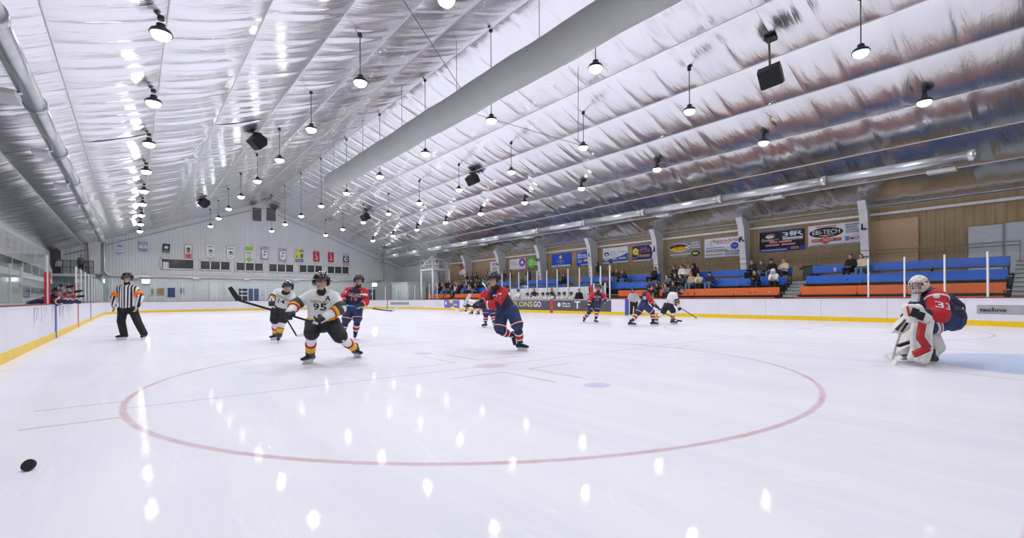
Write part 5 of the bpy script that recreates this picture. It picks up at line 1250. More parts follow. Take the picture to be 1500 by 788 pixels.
r18, P18, p18 = hockey_player('navy player skating right in front of the linesman', (945, 477),
    dict(head=(952.5, 420.5, .02), neck=(949.5, 427.5, 0), shL=(944, 431, -.14), shR=(949.5, 431.5, .14), elbL=(953, 440, -.12), elbR=(953, 441, .22), handL=(964.5, 452, .0), handR=(956.5, 446.5, .22),
         hipL=(941, 447, -.08), hipR=(945, 448, .1), kneeL=(934.5, 459, .0), kneeR=(956, 457.5, .1), ankL=(928.5, 470), toeL=(926, 478), ankR=(958, 471), toeR=(962, 477.5)),
    dict(navy_kit, feet={'L': (.9, .25), 'R': (.9, .3)}), (.92, .3, -.1), texts=[('18', 942.5, 437, 4.5, cmat(214, 216, 226), 6, .2)], vox=.022)
hockey_stick('dark blue stick held low by the navy player skating right', [P18(950.5, 443, .22), P18(965, 452.5, .2), P18(992, 469.5, .3)], cmat(44, 52, 96), [P18(992, 469.5, .3), P18(999, 471, .35)], M_BLACK)

r7, P7, p7 = hockey_player('white player leaning forward to the right, chased by the navy player', (988, 475),
    dict(head=(997.5, 424.5, .05), neck=(993.5, 429, .02), shL=(981, 431.5, -.1), shR=(990, 433, .15), elbL=(985, 441, -.05), elbR=(992, 441.5, .22), handL=(989.5, 445, .1), handR=(995.5, 451.5, .25),
         hipL=(977, 447, -.08), hipR=(981, 448, .1), kneeL=(971, 458, -.05), kneeR=(986.5, 456.5, .1), ankL=(962, 464.5), toeL=(960, 471.5), ankR=(987.5, 468), toeR=(989.5, 475.3)),
    dict(white_kit, feet={'L': (.7, .5), 'R': (.8, .5)}), (.75, .6, -.15), texts=[('7', 977.5, 441.5, 5, WC, 4, .2)], vox=.022)
hockey_stick('reddish stick with white blade held by the leaning white player', [P7(987, 444, .2), P7(996, 450.5, .27), P7(1020.5, 466, .35)], cmat(96, 44, 52), [P7(1020.5, 466, .35), P7(1026, 464, .35)], WT)

# officials
def stripes_material():
    m = bpy.data.materials.new('referee_stripes'); m.use_nodes = True; nt = m.node_tree; b = nt.nodes['Principled BSDF']; b.inputs['Roughness'].default_value = .75
    tc = nt.nodes.new('ShaderNodeTexCoord'); dp = nt.nodes.new('ShaderNodeVectorMath'); dp.operation = 'DOT_PRODUCT'; dp.inputs[1].default_value = tuple(RT3)
    nt.links.new(tc.outputs['Object'], dp.inputs[0]); w = nt.nodes.new('ShaderNodeMath'); w.operation = 'MULTIPLY'; w.inputs[1].default_value = 2 * math.pi / .082; nt.links.new(dp.outputs['Value'], w.inputs[0])
    sn = nt.nodes.new('ShaderNodeMath'); sn.operation = 'SINE'; nt.links.new(w.outputs[0], sn.inputs[0])
    cr = nt.nodes.new('ShaderNodeValToRGB'); cr.color_ramp.elements[0].position = .42; cr.color_ramp.elements[1].position = .58; cr.color_ramp.elements[0].color = rgb(26, 26, 30); cr.color_ramp.elements[1].color = rgb(228, 228, 232)
    ad = nt.nodes.new('ShaderNodeMath'); ad.operation = 'MULTIPLY_ADD'; ad.inputs[1].default_value = .5; ad.inputs[2].default_value = .55; nt.links.new(sn.outputs[0], ad.inputs[0])
    nt.links.new(ad.outputs[0], cr.inputs[0]); nt.links.new(cr.outputs[0], b.inputs['Base Color']); return m
STR = stripes_material(); ORA = cmat(250, 122, 20, .6)
ref_kit = dict(jersey=STR, pants=mat('trousers_black', rgb(20, 20, 24), .7, bump=.1), sock=M_BLACK, helmet=HB, glove=GB, boot=cmat(20, 20, 22, .4), bulk=.98)
rr, Pr, pr = hockey_player('referee in black and white stripes with orange armbands at the left', (193, 497),
    dict(head=(186.3, 408, .04), neck=(186.5, 417, .0), shL=(173.5, 422, 0), shR=(200, 422, 0), elbL=(167, 435.5, .02), elbR=(206, 435.5, .02), handL=(167, 451, .12), handR=(199.5, 452, .16),
         hipL=(180, 453, 0), hipR=(194.5, 453, 0), kneeL=(177.5, 471, .08), kneeR=(202, 472, .08), ankL=(177.5, 487), toeL=(176, 498), ankR=(208, 488), toeR=(210.5, 498)),
    ref_kit, (.08, 1, 0), gloves=False, ref=True, vox=.015)
for s in 'LR': band(pr['sh' + s], pr['elb' + s], .42, .80, .112, .103, ORA, rr, 'armband')
lin_kit = dict(ref_kit, hk=1.0, jersey=mat('linesman_shirt', rgb(176, 176, 180), .75, var=.2, scale=14))
hockey_player('linesman in grey striped shirt standing at the boards by the blue line', (927.5, 463),
    dict(head=(927, 425.5, .02), neck=(927, 429.5, 0), shL=(922.5, 431.5, 0), shR=(933.5, 431.5, 0), elbL=(921, 437, .05), elbR=(935.5, 437, .05), handL=(925.5, 441, .18), handR=(930.5, 441.5, .18),
         hipL=(925.5, 443, 0), hipR=(931.5, 443, 0), kneeL=(925, 451.5, .03), kneeR=(931.5, 451.5, .03), ankL=(925, 459), toeL=(924.5, 463), ankR=(932, 459), toeR=(932.5, 463)),
    lin_kit, (.2, 1, 0), gloves=False, ref=True, vox=.024)

# ------------------------------------------------------------------ goaltender
Pg = Poser((1350, 531)); gl = thing('person', 'crouching goaltender 33 in navy and red with white pads at the right', 'person', Pg.g)
gj = dict(head=(1346, 418, .05), neck=(1354, 428, .02), shF=(1352, 436, -.18), shN=(1372, 437, .16), elbF=(1338, 452, -.22), elbN=(1376, 461, .30), handF=(1322, 474, -.22), handN=(1343, 459, .34),
          hipF=(1390, 463, -.14), hipN=(1394, 465, .14), kneeF=(1340, 483, -.22), kneeN=(1352, 481, .22), ankF=(1337, 512, -.26), ankN=(1367, 520, .14))
g_ = {k: Pg(*v) for k, v in gj.items()}
fdir = view_dir(-.93, .30, -.12); Rg = frame(fdir, UP3); c = g_['head']
b = MB(); head_solids(b, c, Rg, 1.0); shm = (g_['shF'] + g_['shN']) / 2; hipm = (g_['hipF'] + g_['hipN']) / 2
b.cone(c - Rg @ V(0, .01, .06), g_['neck'], .055, .06); b.cone(g_['neck'], shm, .07, .1)
for s in 'FN':
    b.cone(g_['sh' + s].lerp(shm, .4), g_['hip' + s].lerp(hipm, .2), .10, .11); b.cone(g_['sh' + s], g_['elb' + s], .055, .045); b.cone(g_['elb' + s], g_['hand' + s], .045, .035)
    b.cone(g_['hip' + s], g_['knee' + s], .10, .07); b.cone(g_['knee' + s], g_['ank' + s], .065, .045)
b.cone(g_['hipF'], g_['hipN'], .11, .11); b.cone(shm, hipm, .1, .1)
soft('body', b, SKIN, gl, .014, 2); face_parts(c, Rg, gl)
j = MB()
for s in 'FN':
    j.cone(g_['sh' + s].lerp(shm, .35), g_['hip' + s].lerp(hipm, .25), .16, .165); j.cone(g_['sh' + s], g_['elb' + s], .125, .115); j.cone(g_['elb' + s], g_['elb' + s].lerp(g_['hand' + s], .6), .11, .095); j.cone(g_['sh' + s], shm.lerp(g_['neck'], .4), .12, .10)
j.cone(shm, hipm, .19, .19); j.cone(Pg(1385, 444), Pg(1394, 452), .17, .18)
gj_o = soft('jersey', j, JN, gl, .015, 4)
y = MB(); y.cone(g_['shN'], g_['elbN'], .155, .148); y.cone(g_['elbN'], g_['elbN'].lerp(g_['hand' + 'N'], .38), .135, .118); y.cone(g_['shN'], shm.lerp(g_['neck'], .3), .132, .105); soft('red_sleeve', y, JR, gl, .015, 4)
for f0, f1 in ((.02, .09),): band(g_['shN'], g_['elbN'], f0, f1, .162, .154, WC, gl, 'sleeve_piping')
hm = MB(); hm.cone(g_['hipN'] + V(0, 0, .02), g_['hipF'] + V(0, 0, .02), .19, .19); hm.cone(hipm.lerp(shm, .10), hipm, .20, .19); soft('jersey_hem', hm, JN, gl, .016, 3)
band(hipm.lerp(shm, .15), hipm.lerp(shm, .02), 0, .4, .225, .222, WC, gl, 'hem_stripe'); band(hipm.lerp(shm, .15), hipm.lerp(shm, .02), .4, .75, .225, .222, RD, gl, 'hem_stripe')
t = MB()
for s in 'FN': t.cone(g_['hip' + s], g_['hip' + s].lerp(g_['knee' + s], .72), .195, .15)
t.cone(g_['hipF'] - V(0, 0, .04), g_['hipN'] - V(0, 0, .04), .19, .19); soft('pants', t, PN, gl, .016, 4)
band(g_['hipN'], g_['knee' + 'N'], .66, .70, .178, .168, WC, gl, 'pants_stripe'); band(g_['hipN'], g_['kneeN'], .70, .74, .176, .166, RD, gl, 'pants_stripe'); band(g_['hipN'], g_['kneeN'], .74, .78, .174, .165, WC, gl, 'pants_stripe')
# mask
shell(c + Rg @ V(0, -.005, .02), Rg, (.128, .150, .150), lambda p: not (p.y > .52 and -.62 < p.z < .25) and p.z > -.9, 'mask', mat('mask_shell', rgb(214, 210, 196), .3, var=.3, scale=26), gl, .012)
for i in range(6):
    z = .06 - i * .036; keep(MB().tube([c + Rg @ V(.105 * math.sin(t_), .02 + .135 * math.cos(t_), z) for t_ in [math.radians(a) for a in range(-62, 63, 20)]], .004, 5).build('cage_wire', M_STEEL), gl)
for s_ in (-.06, -.02, .02, .06): keep(MB().tube([c + Rg @ V(s_, .145, .08), c + Rg @ V(s_, .14, -.13)], .004, 5).build('cage_wire', M_STEEL), gl)
keep(MB().obox(c + Rg @ V(0, .10, -.19), Rg @ V(.05, 0, 0), Rg @ V(0, .03, .0), Rg @ V(0, .02, -.06)).build('throat_guard', mat('clear_guard', rgb(200, 204, 210), .2)), gl)
for s_ in (-1, 1): keep(MB().ell(c + Rg @ V(s_ * .125, .0, .06), (.006, .05, .014), Rg, 8, 6).build('mask_paint', RD), gl)
co = MB(); co.cone(g_['neck'], c - Rg @ V(0, .02, .10), .085, .075); soft('collar', co, M_BLACK, gl, .014, 2)
# leg pads: long padded boards in front of the shins
def pad(top, knee, ank, toe, width, thick, face, m, parent, extra=None):
    mb = MB(); pts = [top, knee, ank, toe]
    for i in range(3):
        a, b_ = pts[i], pts[i + 1]; d = (b_ - a).normalized(); s = d.cross(face).normalized(); n = s.cross(d)
        for o in (-.5, 0, .5): mb.cone(a + s * width * o, b_ + s * width * o, thick, thick, 10)
    return soft('leg_pad', mb, m, parent, .016, 3)
PADW = mat('pad_white', rgb(226, 224, 220), .5, var=.04)
fN = view_dir(-.80, .60, 0); fF = view_dir(-.95, .2, 0)
tN, kN, aN, oN = Pg(1352, 471, .34), Pg(1349, 487, .40), Pg(1350, 512, .36), Pg(1345, 526, .40)
pad(tN, kN, aN, oN, .17, .06, fN, PADW, gl)
tF, kF, aF, oF = Pg(1336, 486, -.18), Pg(1334, 492, -.16), Pg(1328, 508, -.12), Pg(1318, 516, -.06)
pad(tF, kF, aF, oF, .18, .058, fF, PADW, gl)
def ribbon(pts, w, m, name, up, th=.014):
    """flat raised stripe through points"""
    for i in range(len(pts) - 1):
        a, b_ = pts[i], pts[i + 1]; d = (b_ - a).normalized(); s = d.cross(up).normalized()
        keep(MB().obox((a + b_) / 2, d * ((b_ - a).length / 2 + w * .35), s * w, Vector(up).normalized() * th).build(name, m), gl)
vN = view_dir(0, 1, 0)
ribbon([Pg(1351, 475, .52), Pg(1347.5, 494, .55), Pg(1359, 510, .52), Pg(1340, 518.5, .53)], .048, cmat(60, 20, 26), 'pad_stripe', vN, .02); ribbon([Pg(1351, 475, .55), Pg(1347.5, 494, .58), Pg(1359, 510, .55), Pg(1340, 518.5, .56)], .036, RD, 'pad_stripe', vN, .02)
ribbon([Pg(1336, 500, .1), Pg(1316, 506.5, .12)], .02, M_BLACK, 'pad_stripe', vN, .03)
kb = MB(); kb.cone(Pg(1366, 494, .12), Pg(1372, 508, .10), .12, .12); kb.cone(Pg(1372, 508, .08), Pg(1366, 518, .10), .11, .09); soft('pad_knee_roll', kb, PADW, gl, .016, 3)
skate(Pg(1364, 521, .16), Pg(1350, 526, .2), gl, 1.1, cmat(40, 34, 36, .4)); skate(Pg(1338, 514, -.2), Pg(1322, 518, -.2), gl, 1.05, cmat(40, 36, 40, .4))
# trapper/blocker
bl = MB(); n_ = view_dir(-.25, .95, .15)
for o in (-.10, 0, .10): bl.cone(Pg(1336, 452, .42) + RT3 * o * .85, Pg(1343, 466, .46) + RT3 * o * .85, .078, .078, 10)
bl.cone(Pg(1352, 462, .46), Pg(1358, 466, .44), .07, .07); soft('blocker', bl, PADW, gl, .015, 3)
for (xa, ya, w, h, m) in ((1340, 458, .05, .065, M_BLACK), (1349.5, 463, .042, .06, M_BLACK)): keep(MB().obox(Pg(xa, ya, .57), view_dir(.93, .1, -.35) * w, view_dir(.35, 0, .93) * h, n_ * .012).build('blocker_patch', m), gl)
keep(MB().obox(Pg(1330.5, 456, .54), view_dir(.2, 0, -.98) * .08, view_dir(.98, 0, .2) * .012, n_ * .012).build('blocker_patch', RD), gl)
tr = MB(); tr.cone(Pg(1332, 466, .0), Pg(1314, 480, -.02), .10, .09, 10, view_dir(0, 1), .7); tr.cone(Pg(1330, 474, .0), Pg(1318, 484, .0), .09, .07, 10); tr.cone(Pg(1311, 478, 0), Pg(1308, 482, 0), .05, .035)
for i in range(4): tr.cone(Pg(1324 - 3 * i, 470 + 3 * i, .02), Pg(1317 - 3 * i, 477 + 3 * i, .06), .035, .03)
soft('trapper', tr, PADW, gl, .014, 3)
for i in (0, 1): ribbon([Pg(1331 - 6 * i, 464 + 5 * i, .12), Pg(1312 + 2 * i, 482 + 2 * i, .12)], .010, cmat(70, 66, 66), 'trapper_seam', vN, .01)
for s_, px, py, h, w, rot in (('33', 1377, 448.5, 9.5, 17, -.3),):
    dz = (Pg.Z - .3) / F_PX; text_on(s_, Pg(px, py, .3) + TO3 * .5, RT3 * math.cos(rot) + V(*UPV) * math.sin(rot), -RT3 * math.sin(rot) + V(*UPV) * math.cos(rot), h * dz, WC, gl, 'lettering', 0, width=w * dz, target=[o for o in gl.children if o.name.startswith('red_sleeve')][0])
keep(MB().ell(Pg(1372, 434, .33), (.06, .02, .03), frame(view_dir(0, 1), UP3), 10, 6).build('shoulder_crest', WC), gl)
hockey_stick('goaltender stick with white shaft and broad paddle resting on the ice', [Pg(1331, 470, .06), Pg(1320, 486, .06), Pg(1311, 512, .0), Pg(1306.5, 529, .0)], [GB, cmat(196, 196, 198), cmat(206, 206, 206)], [Pg(1306.5, 529, 0), Pg(1311, 531, .32)], WT)

# ------------------------------------------------------------------ visiting players leaning on the left boards
def bench_player(label, y, J, kit, face, texts=()):
    base = Vector((XL - .35, y, 0)); Z = float(np.dot(np.array(base) - CAM, FWD))
    class Q(Poser):
        def __init__(s): s.Z = Z; s.g = base; s.ppm = F_PX / Z
    P = Q(); root = thing('person', label, 'person', base, 'players at the left bench'); p = {k: P(*v) for k, v in J.items()}
    c = p['head']; R = frame(view_dir(*face), UP3); hip = Vector((base.x - .15, base.y, .95)); b = MB(); head_solids(b, c, R); b.cone(c - V(0, 0, .08), p['neck'], .055, .06); b.cone(p['neck'], hip, .12, .14)
    j = MB(); j.cone(p['neck'] - V(0, 0, .1), hip, .2, .19)
    for s in 'LR':
        wr = p['elb' + s].lerp(p['hand' + s], .75); b.cone(p['sh' + s], p['elb' + s], .055, .045); b.cone(p['elb' + s], p['hand' + s], .045, .035); b.cone(p['sh' + s], p['neck'], .07, .06)
        b.cone(hip + V(0, .1 if s == 'L' else -.1, 0), Vector((base.x - .2, base.y + (.13 if s == 'L' else -.13), .5)), .1, .07); b.cone(Vector((base.x - .2, base.y + (.13 if s == 'L' else -.13), .5)), Vector((base.x - .25, base.y + (.13 if s == 'L' else -.13), .06)), .07, .05)
        j.cone(p['sh' + s], p['elb' + s], .1, .09); j.cone(p['elb' + s], wr, .09, .07); j.cone(p['sh' + s], p['neck'] - V(0, 0, .08), .1, .11)
    soft('body', b, SKIN, root, .02, 2); soft('jersey', j, kit['jersey'], root, .02, 3); face_parts(c, R, root)
    for s in 'LR':
        band(p['sh' + s], p['elb' + s], .3, .6, .11, .1, JR, root, 'sleeve_stripe'); band(p['elb' + s], p['hand' + s], .1, .4, .1, .08, JR, root, 'sleeve_stripe'); band(p['elb' + s], p['hand' + s], .42, .5, .1, .08, WC, root, 'sleeve_stripe')
        glove(p['elb' + s].lerp(p['hand' + s], .75), p['hand' + s], R @ V(1, 0, 0), GN, RD, root, 1.1, stripe=WC)
    t = MB(); t.cone(hip, Vector((base.x - .2, base.y, .6)), .18, .16); soft('pants', t, PN, root, .025, 2)
    helmet(c, R, root, HN, 1.03, True)
    return root, P
pk = [('navy visiting player leaning on the left boards nearest the red posts', 13.7, dict(head=(84, 427.5, .1), neck=(83, 433.5, 0), shL=(78, 436, 0), shR=(88, 437, 0), elbL=(82, 441, .15), elbR=(93, 441, .2), handL=(92, 442, .35), handR=(99, 443, .45)), (.7, .7, -.1)),
      ('navy visiting player in the middle of the left bench opening', 15.4, dict(head=(91, 422, .1), neck=(91, 430, 0), shL=(87, 433, 0), shR=(97, 434, 0), elbL=(94, 439, .15), elbR=(101, 440, .2), handL=(100, 442, .4), handR=(104, 443, .45)), (.7, .7, -.1)),
      ('navy visiting player farthest along the left bench, arm over the boards', 17.6, dict(head=(99, 421.5, .1), neck=(100, 429, 0), shL=(97, 432, 0), shR=(106, 433, 0), elbL=(103, 438, .15), elbR=(110, 439, .2), handL=(108, 442, .4), handR=(115, 443, .45)), (.7, .7, -.1))]
for (lab, y, J, f), (s0, s1, b0, b1) in zip(pk, (((86, 436), (97, 421), (97, 421), (109, 418.5)), ((94, 437), (109, 427.5), (109, 427.5), (121.5, 426)), ((101, 437), (113, 434.5), (113, 434.5), (124.5, 433.5)))):
    rt, Pq = bench_player(lab, y, J, navy_kit, f)
    hockey_stick('black bladed stick propped by the %s' % lab.replace('navy visiting ', '').split(',')[0], [Pq(*s0, .5), Pq(*s1, .55)], cmat(150, 150, 154), [Pq(*b0, .55), Pq(*b1, .6)], cmat(20, 20, 22))
bake_all()
# ================================================================== SPECTATORS AND BENCH
PROTO = {}
def crowd_proto(key, J, hair='short', hood=False, helmet_=False, skirt=False, arms='lap'):
    """local figure facing -X, origin on the seat (seated) or between the feet (standing)"""
    J = {k: Vector(v) for k, v in J.items()}
    tmp = bpy.data.objects.new('tmp', None); COL.objects.link(tmp); parts = {}
    c = J['head']; R = frame((-1, 0, J.get('tilt', Vector()).z), (c - J['neck']).normalized() + V(0, 0, .6))
    shm = (J['shL'] + J['shR']) / 2; hipm = (J['hipL'] + J['hipR']) / 2
    b = MB(); head_solids(b, c, R); b.cone(c - V(0, 0, .07), J['neck'], .05, .055); b.cone(J['neck'], shm, .055, .09); b.cone(shm, hipm, .11, .12)
    t = MB(); q_ = MB()
    for s in 'LR':
        wr = J['elb' + s].lerp(J['hand' + s], .82)
        b.cone(J['sh' + s], J['elb' + s], .05, .042); b.cone(J['elb' + s], wr, .042, .03); hand_solids(b, wr, J['hand' + s], V(0, 1, 0) if s == 'R' else V(0, -1, 0), 1.1)
        b.cone(J['hip' + s], J['knee' + s], .085, .06); b.cone(J['knee' + s], J['ank' + s], .058, .04); b.cone(J['ank' + s], J['toe' + s].lerp(J['ank' + s], .3), .04, .035)
        t.cone(J['sh' + s], J['elb' + s], .072, .062); t.cone(J['elb' + s], wr, .060, .046); t.cone(J['sh' + s].lerp(shm, .45), J['hip' + s].lerp(hipm, .25), .115, .125); t.cone(J['sh' + s], shm.lerp(J['neck'], .4), .072, .07)
        q_.cone(J['hip' + s], J['knee' + s], .102, .078); q_.cone(J['knee' + s], J['ank' + s] + V(0, 0, .02), .076, .058)
    t.cone(shm, hipm, .13, .14); q_.cone(J['hipL'], J['hipR'], .112, .112)
    parts['body'] = soft('body', b, SKIN, tmp, .022, 2); parts['jacket'] = soft('jacket', t, M_BLACK, tmp, .024, 3); parts['trousers'] = soft('trousers', q_, M_BLACK, tmp, .024, 2)
    for s in 'LR':
        sh = MB(); d = (J['toe' + s] - J['ank' + s]); d.z = 0; d.normalize(); sh.cone(J['ank' + s] - V(0, 0, .03) - d * .03, J['toe' + s] - d * .02, .045, .04); parts['shoe' + s] = soft('shoe', sh, M_BLACK, tmp, .018, 2)
    h = MB()
    if helmet_: parts['helmet'] = helmet(c, R, tmp, HB, 1.02, False)
    elif hood:
        h.ell(c + R @ V(0, -.035, .03), (.12, .12, .14), R); h.cone(c + R @ V(0, -.05, -.08), J['neck'] + V(.03, 0, 0), .11, .12); parts['hood'] = soft('hood', h, M_BLACK, tmp, .02, 2)
    else:
        h.ell(c + R @ V(0, -.03, .055), (.088, .098, .092), R); h.ell(c + R @ V(0, -.055, .0), (.082, .07, .09), R)
        if hair == 'long': h.cone(c + R @ V(0, -.07, -.02), c + R @ V(0, -.07, -.22), .085, .06)
        parts['hair'] = soft('hair', h, M_BLACK, tmp, .018, 2)
        if hair == 'cap':
            h2 = MB(); h2.ell(c + R @ V(0, -.01, .07), (.096, .108, .075), R); h2.cone(c + R @ V(0, .08, .06), c + R @ V(0, .15, .045), .06, .045, 10, V(0, 0, 1), .25); parts['cap'] = soft('cap', h2, M_BLACK, tmp, .018, 2)
    for s in (-1, 1):
        parts['eye%d' % s] = keep(MB().ell(c + R @ V(s * .032, .084, .022), (.014, .012, .010), R, 6, 5).build('eye', M_EYE), tmp)
    PROTO[key] = (tmp, parts)
def seat(lean=0.0, hands='lap', turn=0.0, spread=.11):
    sx = lambda a, z: -math.sin(lean) * z + a
    D = dict(hipL=(0, -.09, .10), hipR=(0, .09, .10), kneeL=(-.42, -spread, .13), kneeR=(-.42, spread, .13), ankL=(-.40, -spread, -.33), ankR=(-.40, spread, -.33), toeL=(-.56, -spread - .02, -.40), toeR=(-.56, spread + .02, -.40))
    H = lambda z: .10 + math.cos(lean) * z
    D.update(shL=(sx(.02, .44), -.175, H(.42)), shR=(sx(.02, .44), .175, H(.42)), neck=(sx(.0, .50), turn * .2, H(.50)), head=(sx(-.03, .62), turn, H(.63)))
    if hands == 'lap': D.update(elbL=(sx(-.02, .2), -.25, H(.18)), elbR=(sx(-.02, .2), .25, H(.18)), handL=(-.24, -.08, .24), handR=(-.24, .08, .25))
    elif hands == 'cross': D.update(elbL=(sx(-.10, .2), -.26, H(.22)), elbR=(sx(-.10, .2), .26, H(.22)), handL=(sx(-.22, .25), .10, H(.28)), handR=(sx(-.22, .25), -.10, H(.24)))
    elif hands == 'knees': D.update(elbL=(-.34, -.16, .27), elbR=(-.34, .16, .27), handL=(-.46, -.03, .30), handR=(-.46, .03, .31))
    elif hands == 'chin': D.update(elbL=(-.32, -.13, .27), elbR=(-.32, .15, .27), handL=(sx(-.12, .55), -.06, H(.50)), handR=(-.46, .08, .24))
    return D
def stand(lean=0.0, hands='side', turn=0.0):
    D = dict(hipL=(0, -.09, .92), hipR=(0, .09, .92), kneeL=(-.02, -.10, .50), kneeR=(-.02, .10, .50), ankL=(0, -.11, .10), ankR=(0, .11, .10), toeL=(-.16, -.13, .05), toeR=(-.16, .13, .05),
             shL=(-lean * .5, -.18, 1.40), shR=(-lean * .5, .18, 1.40), neck=(-lean * .6, 0, 1.49), head=(-lean * .75 - .03, turn, 1.63))
    if hands == 'side': D.update(elbL=(-lean * .3 + .02, -.25, 1.14), elbR=(-lean * .3 + .02, .25, 1.14), handL=(-.08, -.25, .88), handR=(-.08, .25, .88))
    elif hands == 'pocket': D.update(elbL=(.06, -.28, 1.14), elbR=(.06, .28, 1.14), handL=(-.10, -.17, .98), handR=(-.10, .17, .98))
    elif hands == 'rail': D.update(elbL=(-.22 - lean * .3, -.24, 1.16), elbR=(-.22 - lean * .3, .24, 1.16), handL=(-.42, -.16, 1.12), handR=(-.42, .16, 1.12))
    elif hands == 'phone': D.update(elbL=(-.06, -.24, 1.16), elbR=(-.06, .24, 1.16), handL=(-.30, -.05, 1.20), handR=(-.30, .06, 1.22))
    return D
crowd_proto('s_lap', seat(.10, 'lap')); crowd_proto('s_lean', seat(.55, 'knees')); crowd_proto('s_cross', seat(-.05, 'cross', .03)); crowd_proto('s_chin', seat(.45, 'chin'))
crowd_proto('s_long', seat(.12, 'lap', .04), hair='long'); crowd_proto('s_cap', seat(.2, 'lap'), hair='cap'); crowd_proto('s_hood', seat(.5, 'knees'), hood=True); crowd_proto('s_back', seat(-.12, 'lap', -.05, .18))
crowd_proto('t_side', stand(.0, 'side')); crowd_proto('t_phone', stand(.1, 'phone'), hair='cap'); crowd_proto('t_rail', stand(.35, 'rail')); crowd_proto('t_long', stand(.05, 'pocket'), hair='long'); crowd_proto('t_pocket', stand(.05, 'pocket', .02))
crowd_proto('b_sit', seat(.30, 'knees'), helmet_=True); crowd_proto('b_stand', stand(.15, 'rail'), helmet_=True)
bake_all()
PM = {}
for key, (tmp, parts) in PROTO.items():
    PM[key] = [(o.name.split('.')[0], o.data, o.material_slots[0].material) for o in tmp.children]
    for o in list(tmp.children): bpy.data.objects.remove(o)
    bpy.data.objects.remove(tmp)
CL = dict(black=cmat(26, 26, 30, .8), navy=cmat(34, 40, 66, .8), grey=cmat(116, 118, 122, .8), cream=cmat(208, 196, 170, .8), white=cmat(226, 226, 228, .8), brown=cmat(150, 98, 42, .8), jeans=cmat(96, 122, 160, .8), teal=cmat(58, 150, 156, .8),
          burgundy=cmat(110, 36, 46, .8), blue=cmat(38, 82, 160, .8), olive=cmat(84, 84, 66, .8), pink=cmat(168, 128, 138, .8), dark=cmat(46, 46, 52, .8), beige=cmat(180, 164, 136, .8), charcoal=cmat(62, 64, 68, .8), jersey=JW, brownhair=cmat(86, 58, 40, .7), blackhair=cmat(30, 24, 22, .7), blond=cmat(160, 112, 66, .7), orange=cmat(226, 104, 40, .7), greyhair=cmat(150, 148, 146, .7))
def spectator(label, loc, key, top, bottom, hair='blackhair', rot=0.0, scale=1.0, shoes='black', group='spectators in the stands', skin=SKIN, hat=None):
    root = thing('person', label, 'person', loc, group); root.rotation_euler = (0, 0, rot); root.scale = (scale,) * 3
    for nm, me, m in PM[key]:
        mm = {'body': skin, 'jacket': CL[top], 'trousers': CL[bottom], 'shoe': CL[shoes], 'hair': CL[hair], 'hood': CL[top], 'cap': CL[hat or 'navy']}.get(nm, m)
        obj(nm, me, mm, root)
    return root
def seated(label, px, row, key, top, bottom, hair='blackhair', **k):
    x, zb, zt, _ = ROWS[row]; y = at(px, 400, 0, x - .28).y
    return spectator(label, (x - .27, y, zb - .008), key, top, bottom, hair, rot=random.uniform(-.25, .25) + k.pop('turn', 0), scale=k.pop('scale', random.uniform(.94, 1.02)), **k)
def walkway(label, px, key, top, bottom, hair='blackhair', x=22.55, z=1.98, **k):
    y = at(px, 390, 0, x).y
    return spectator(label, (x, y, z), key, top, bottom, hair, rot=random.uniform(-.5, .5) + k.pop('turn', 0), scale=k.pop('scale', 1.0), **k)
seated('woman in black coat with pale collar left of column L', 1247, 3, 's_lap', 'black', 'black', 'brownhair')
seated('long-haired person in cream top and jeans sitting by column L', 1264, 3, 's_long', 'cream', 'jeans', 'brownhair')
seated('person in black hoodie in the top row beside column K', 1102, 3, 's_cross', 'black', 'black', 'brownhair'); seated('person in dark jacket and jeans second from column K', 1116.5, 3, 's_lap', 'charcoal', 'jeans', 'brownhair'); seated('person in dark jacket with cap in the top row near the bin', 1131.5, 3, 's_cap', 'black', 'jeans', 'blackhair', hat='black')
seated('blond person in cream sweater with crossed arms beside the aisle', 1148.5, 3, 's_cross', 'cream', 'dark', 'blond'); seated('person in black jacket bent forward in the middle row below the sweater group', 1109, 2, 's_lean', 'black', 'navy', 'brownhair'); seated('person in white hoodie with hood up and white shoes', 1134.5, 2, 's_hood', 'white', 'black', shoes='white')
seated('person in black in the top row, leftmost of the large group', 987.5, 3, 's_cross', 'black', 'dark'); seated('person in white shirt and dark vest in the large group', 999.5, 3, 's_lap', 'white', 'dark'); seated('person in cream sweater in the top row of the large group', 1009.5, 3, 's_lap', 'cream', 'grey', 'brownhair'); seated('big person in black hoodie leaning at the right of the large group', 1021.5, 3, 's_hood', 'black', 'black', scale=1.1)
seated('person in grey top at the left of the middle row group', 981, 2, 's_chin', 'grey', 'dark'); seated('person in black with folded arms in the middle row group', 989, 2, 's_cross', 'black', 'black', scale=1.0); seated('person in dark jacket between the middle row group', 1002.5, 2, 's_lean', 'charcoal', 'black'); seated('person in beige top and light jeans in the middle row', 1013, 2, 's_lap', 'beige', 'jeans', 'brownhair'); seated('person in dark vest with cream sleeves holding the chin', 1025, 2, 's_chin', 'cream', 'dark'); seated('person in dark blue with cap sitting right of the large group', 1041, 2, 's_cap', 'navy', 'jeans', hat='black', shoes='white')
seated('person in grey low in the front row beside the white skater', 978, 1, 's_lean', 'grey', 'dark', 'brownhair'); seated('second person low in the front row above the white skater', 986.5, 1, 's_lap', 'dark', 'dark', 'brownhair')
spectator('dark clothed person sitting on the aisle steps below column J', (20.95, at(966.5, 420, 0, 20.9).y, 1.23), 's_lean', 'black', 'black', group='spectators in the stands')
seated('person in dark coat below the navy sign with a yellow sun, left one', 904, 3, 's_lap', 'dark', 'jeans', 'blond'); seated('person in dark navy coat below the navy sign with a yellow sun, right one', 916.5, 3, 's_lean', 'navy', 'jeans', 'brownhair'); seated('person in black leaning back at column J', 957.5, 3, 's_back', 'black', 'black')
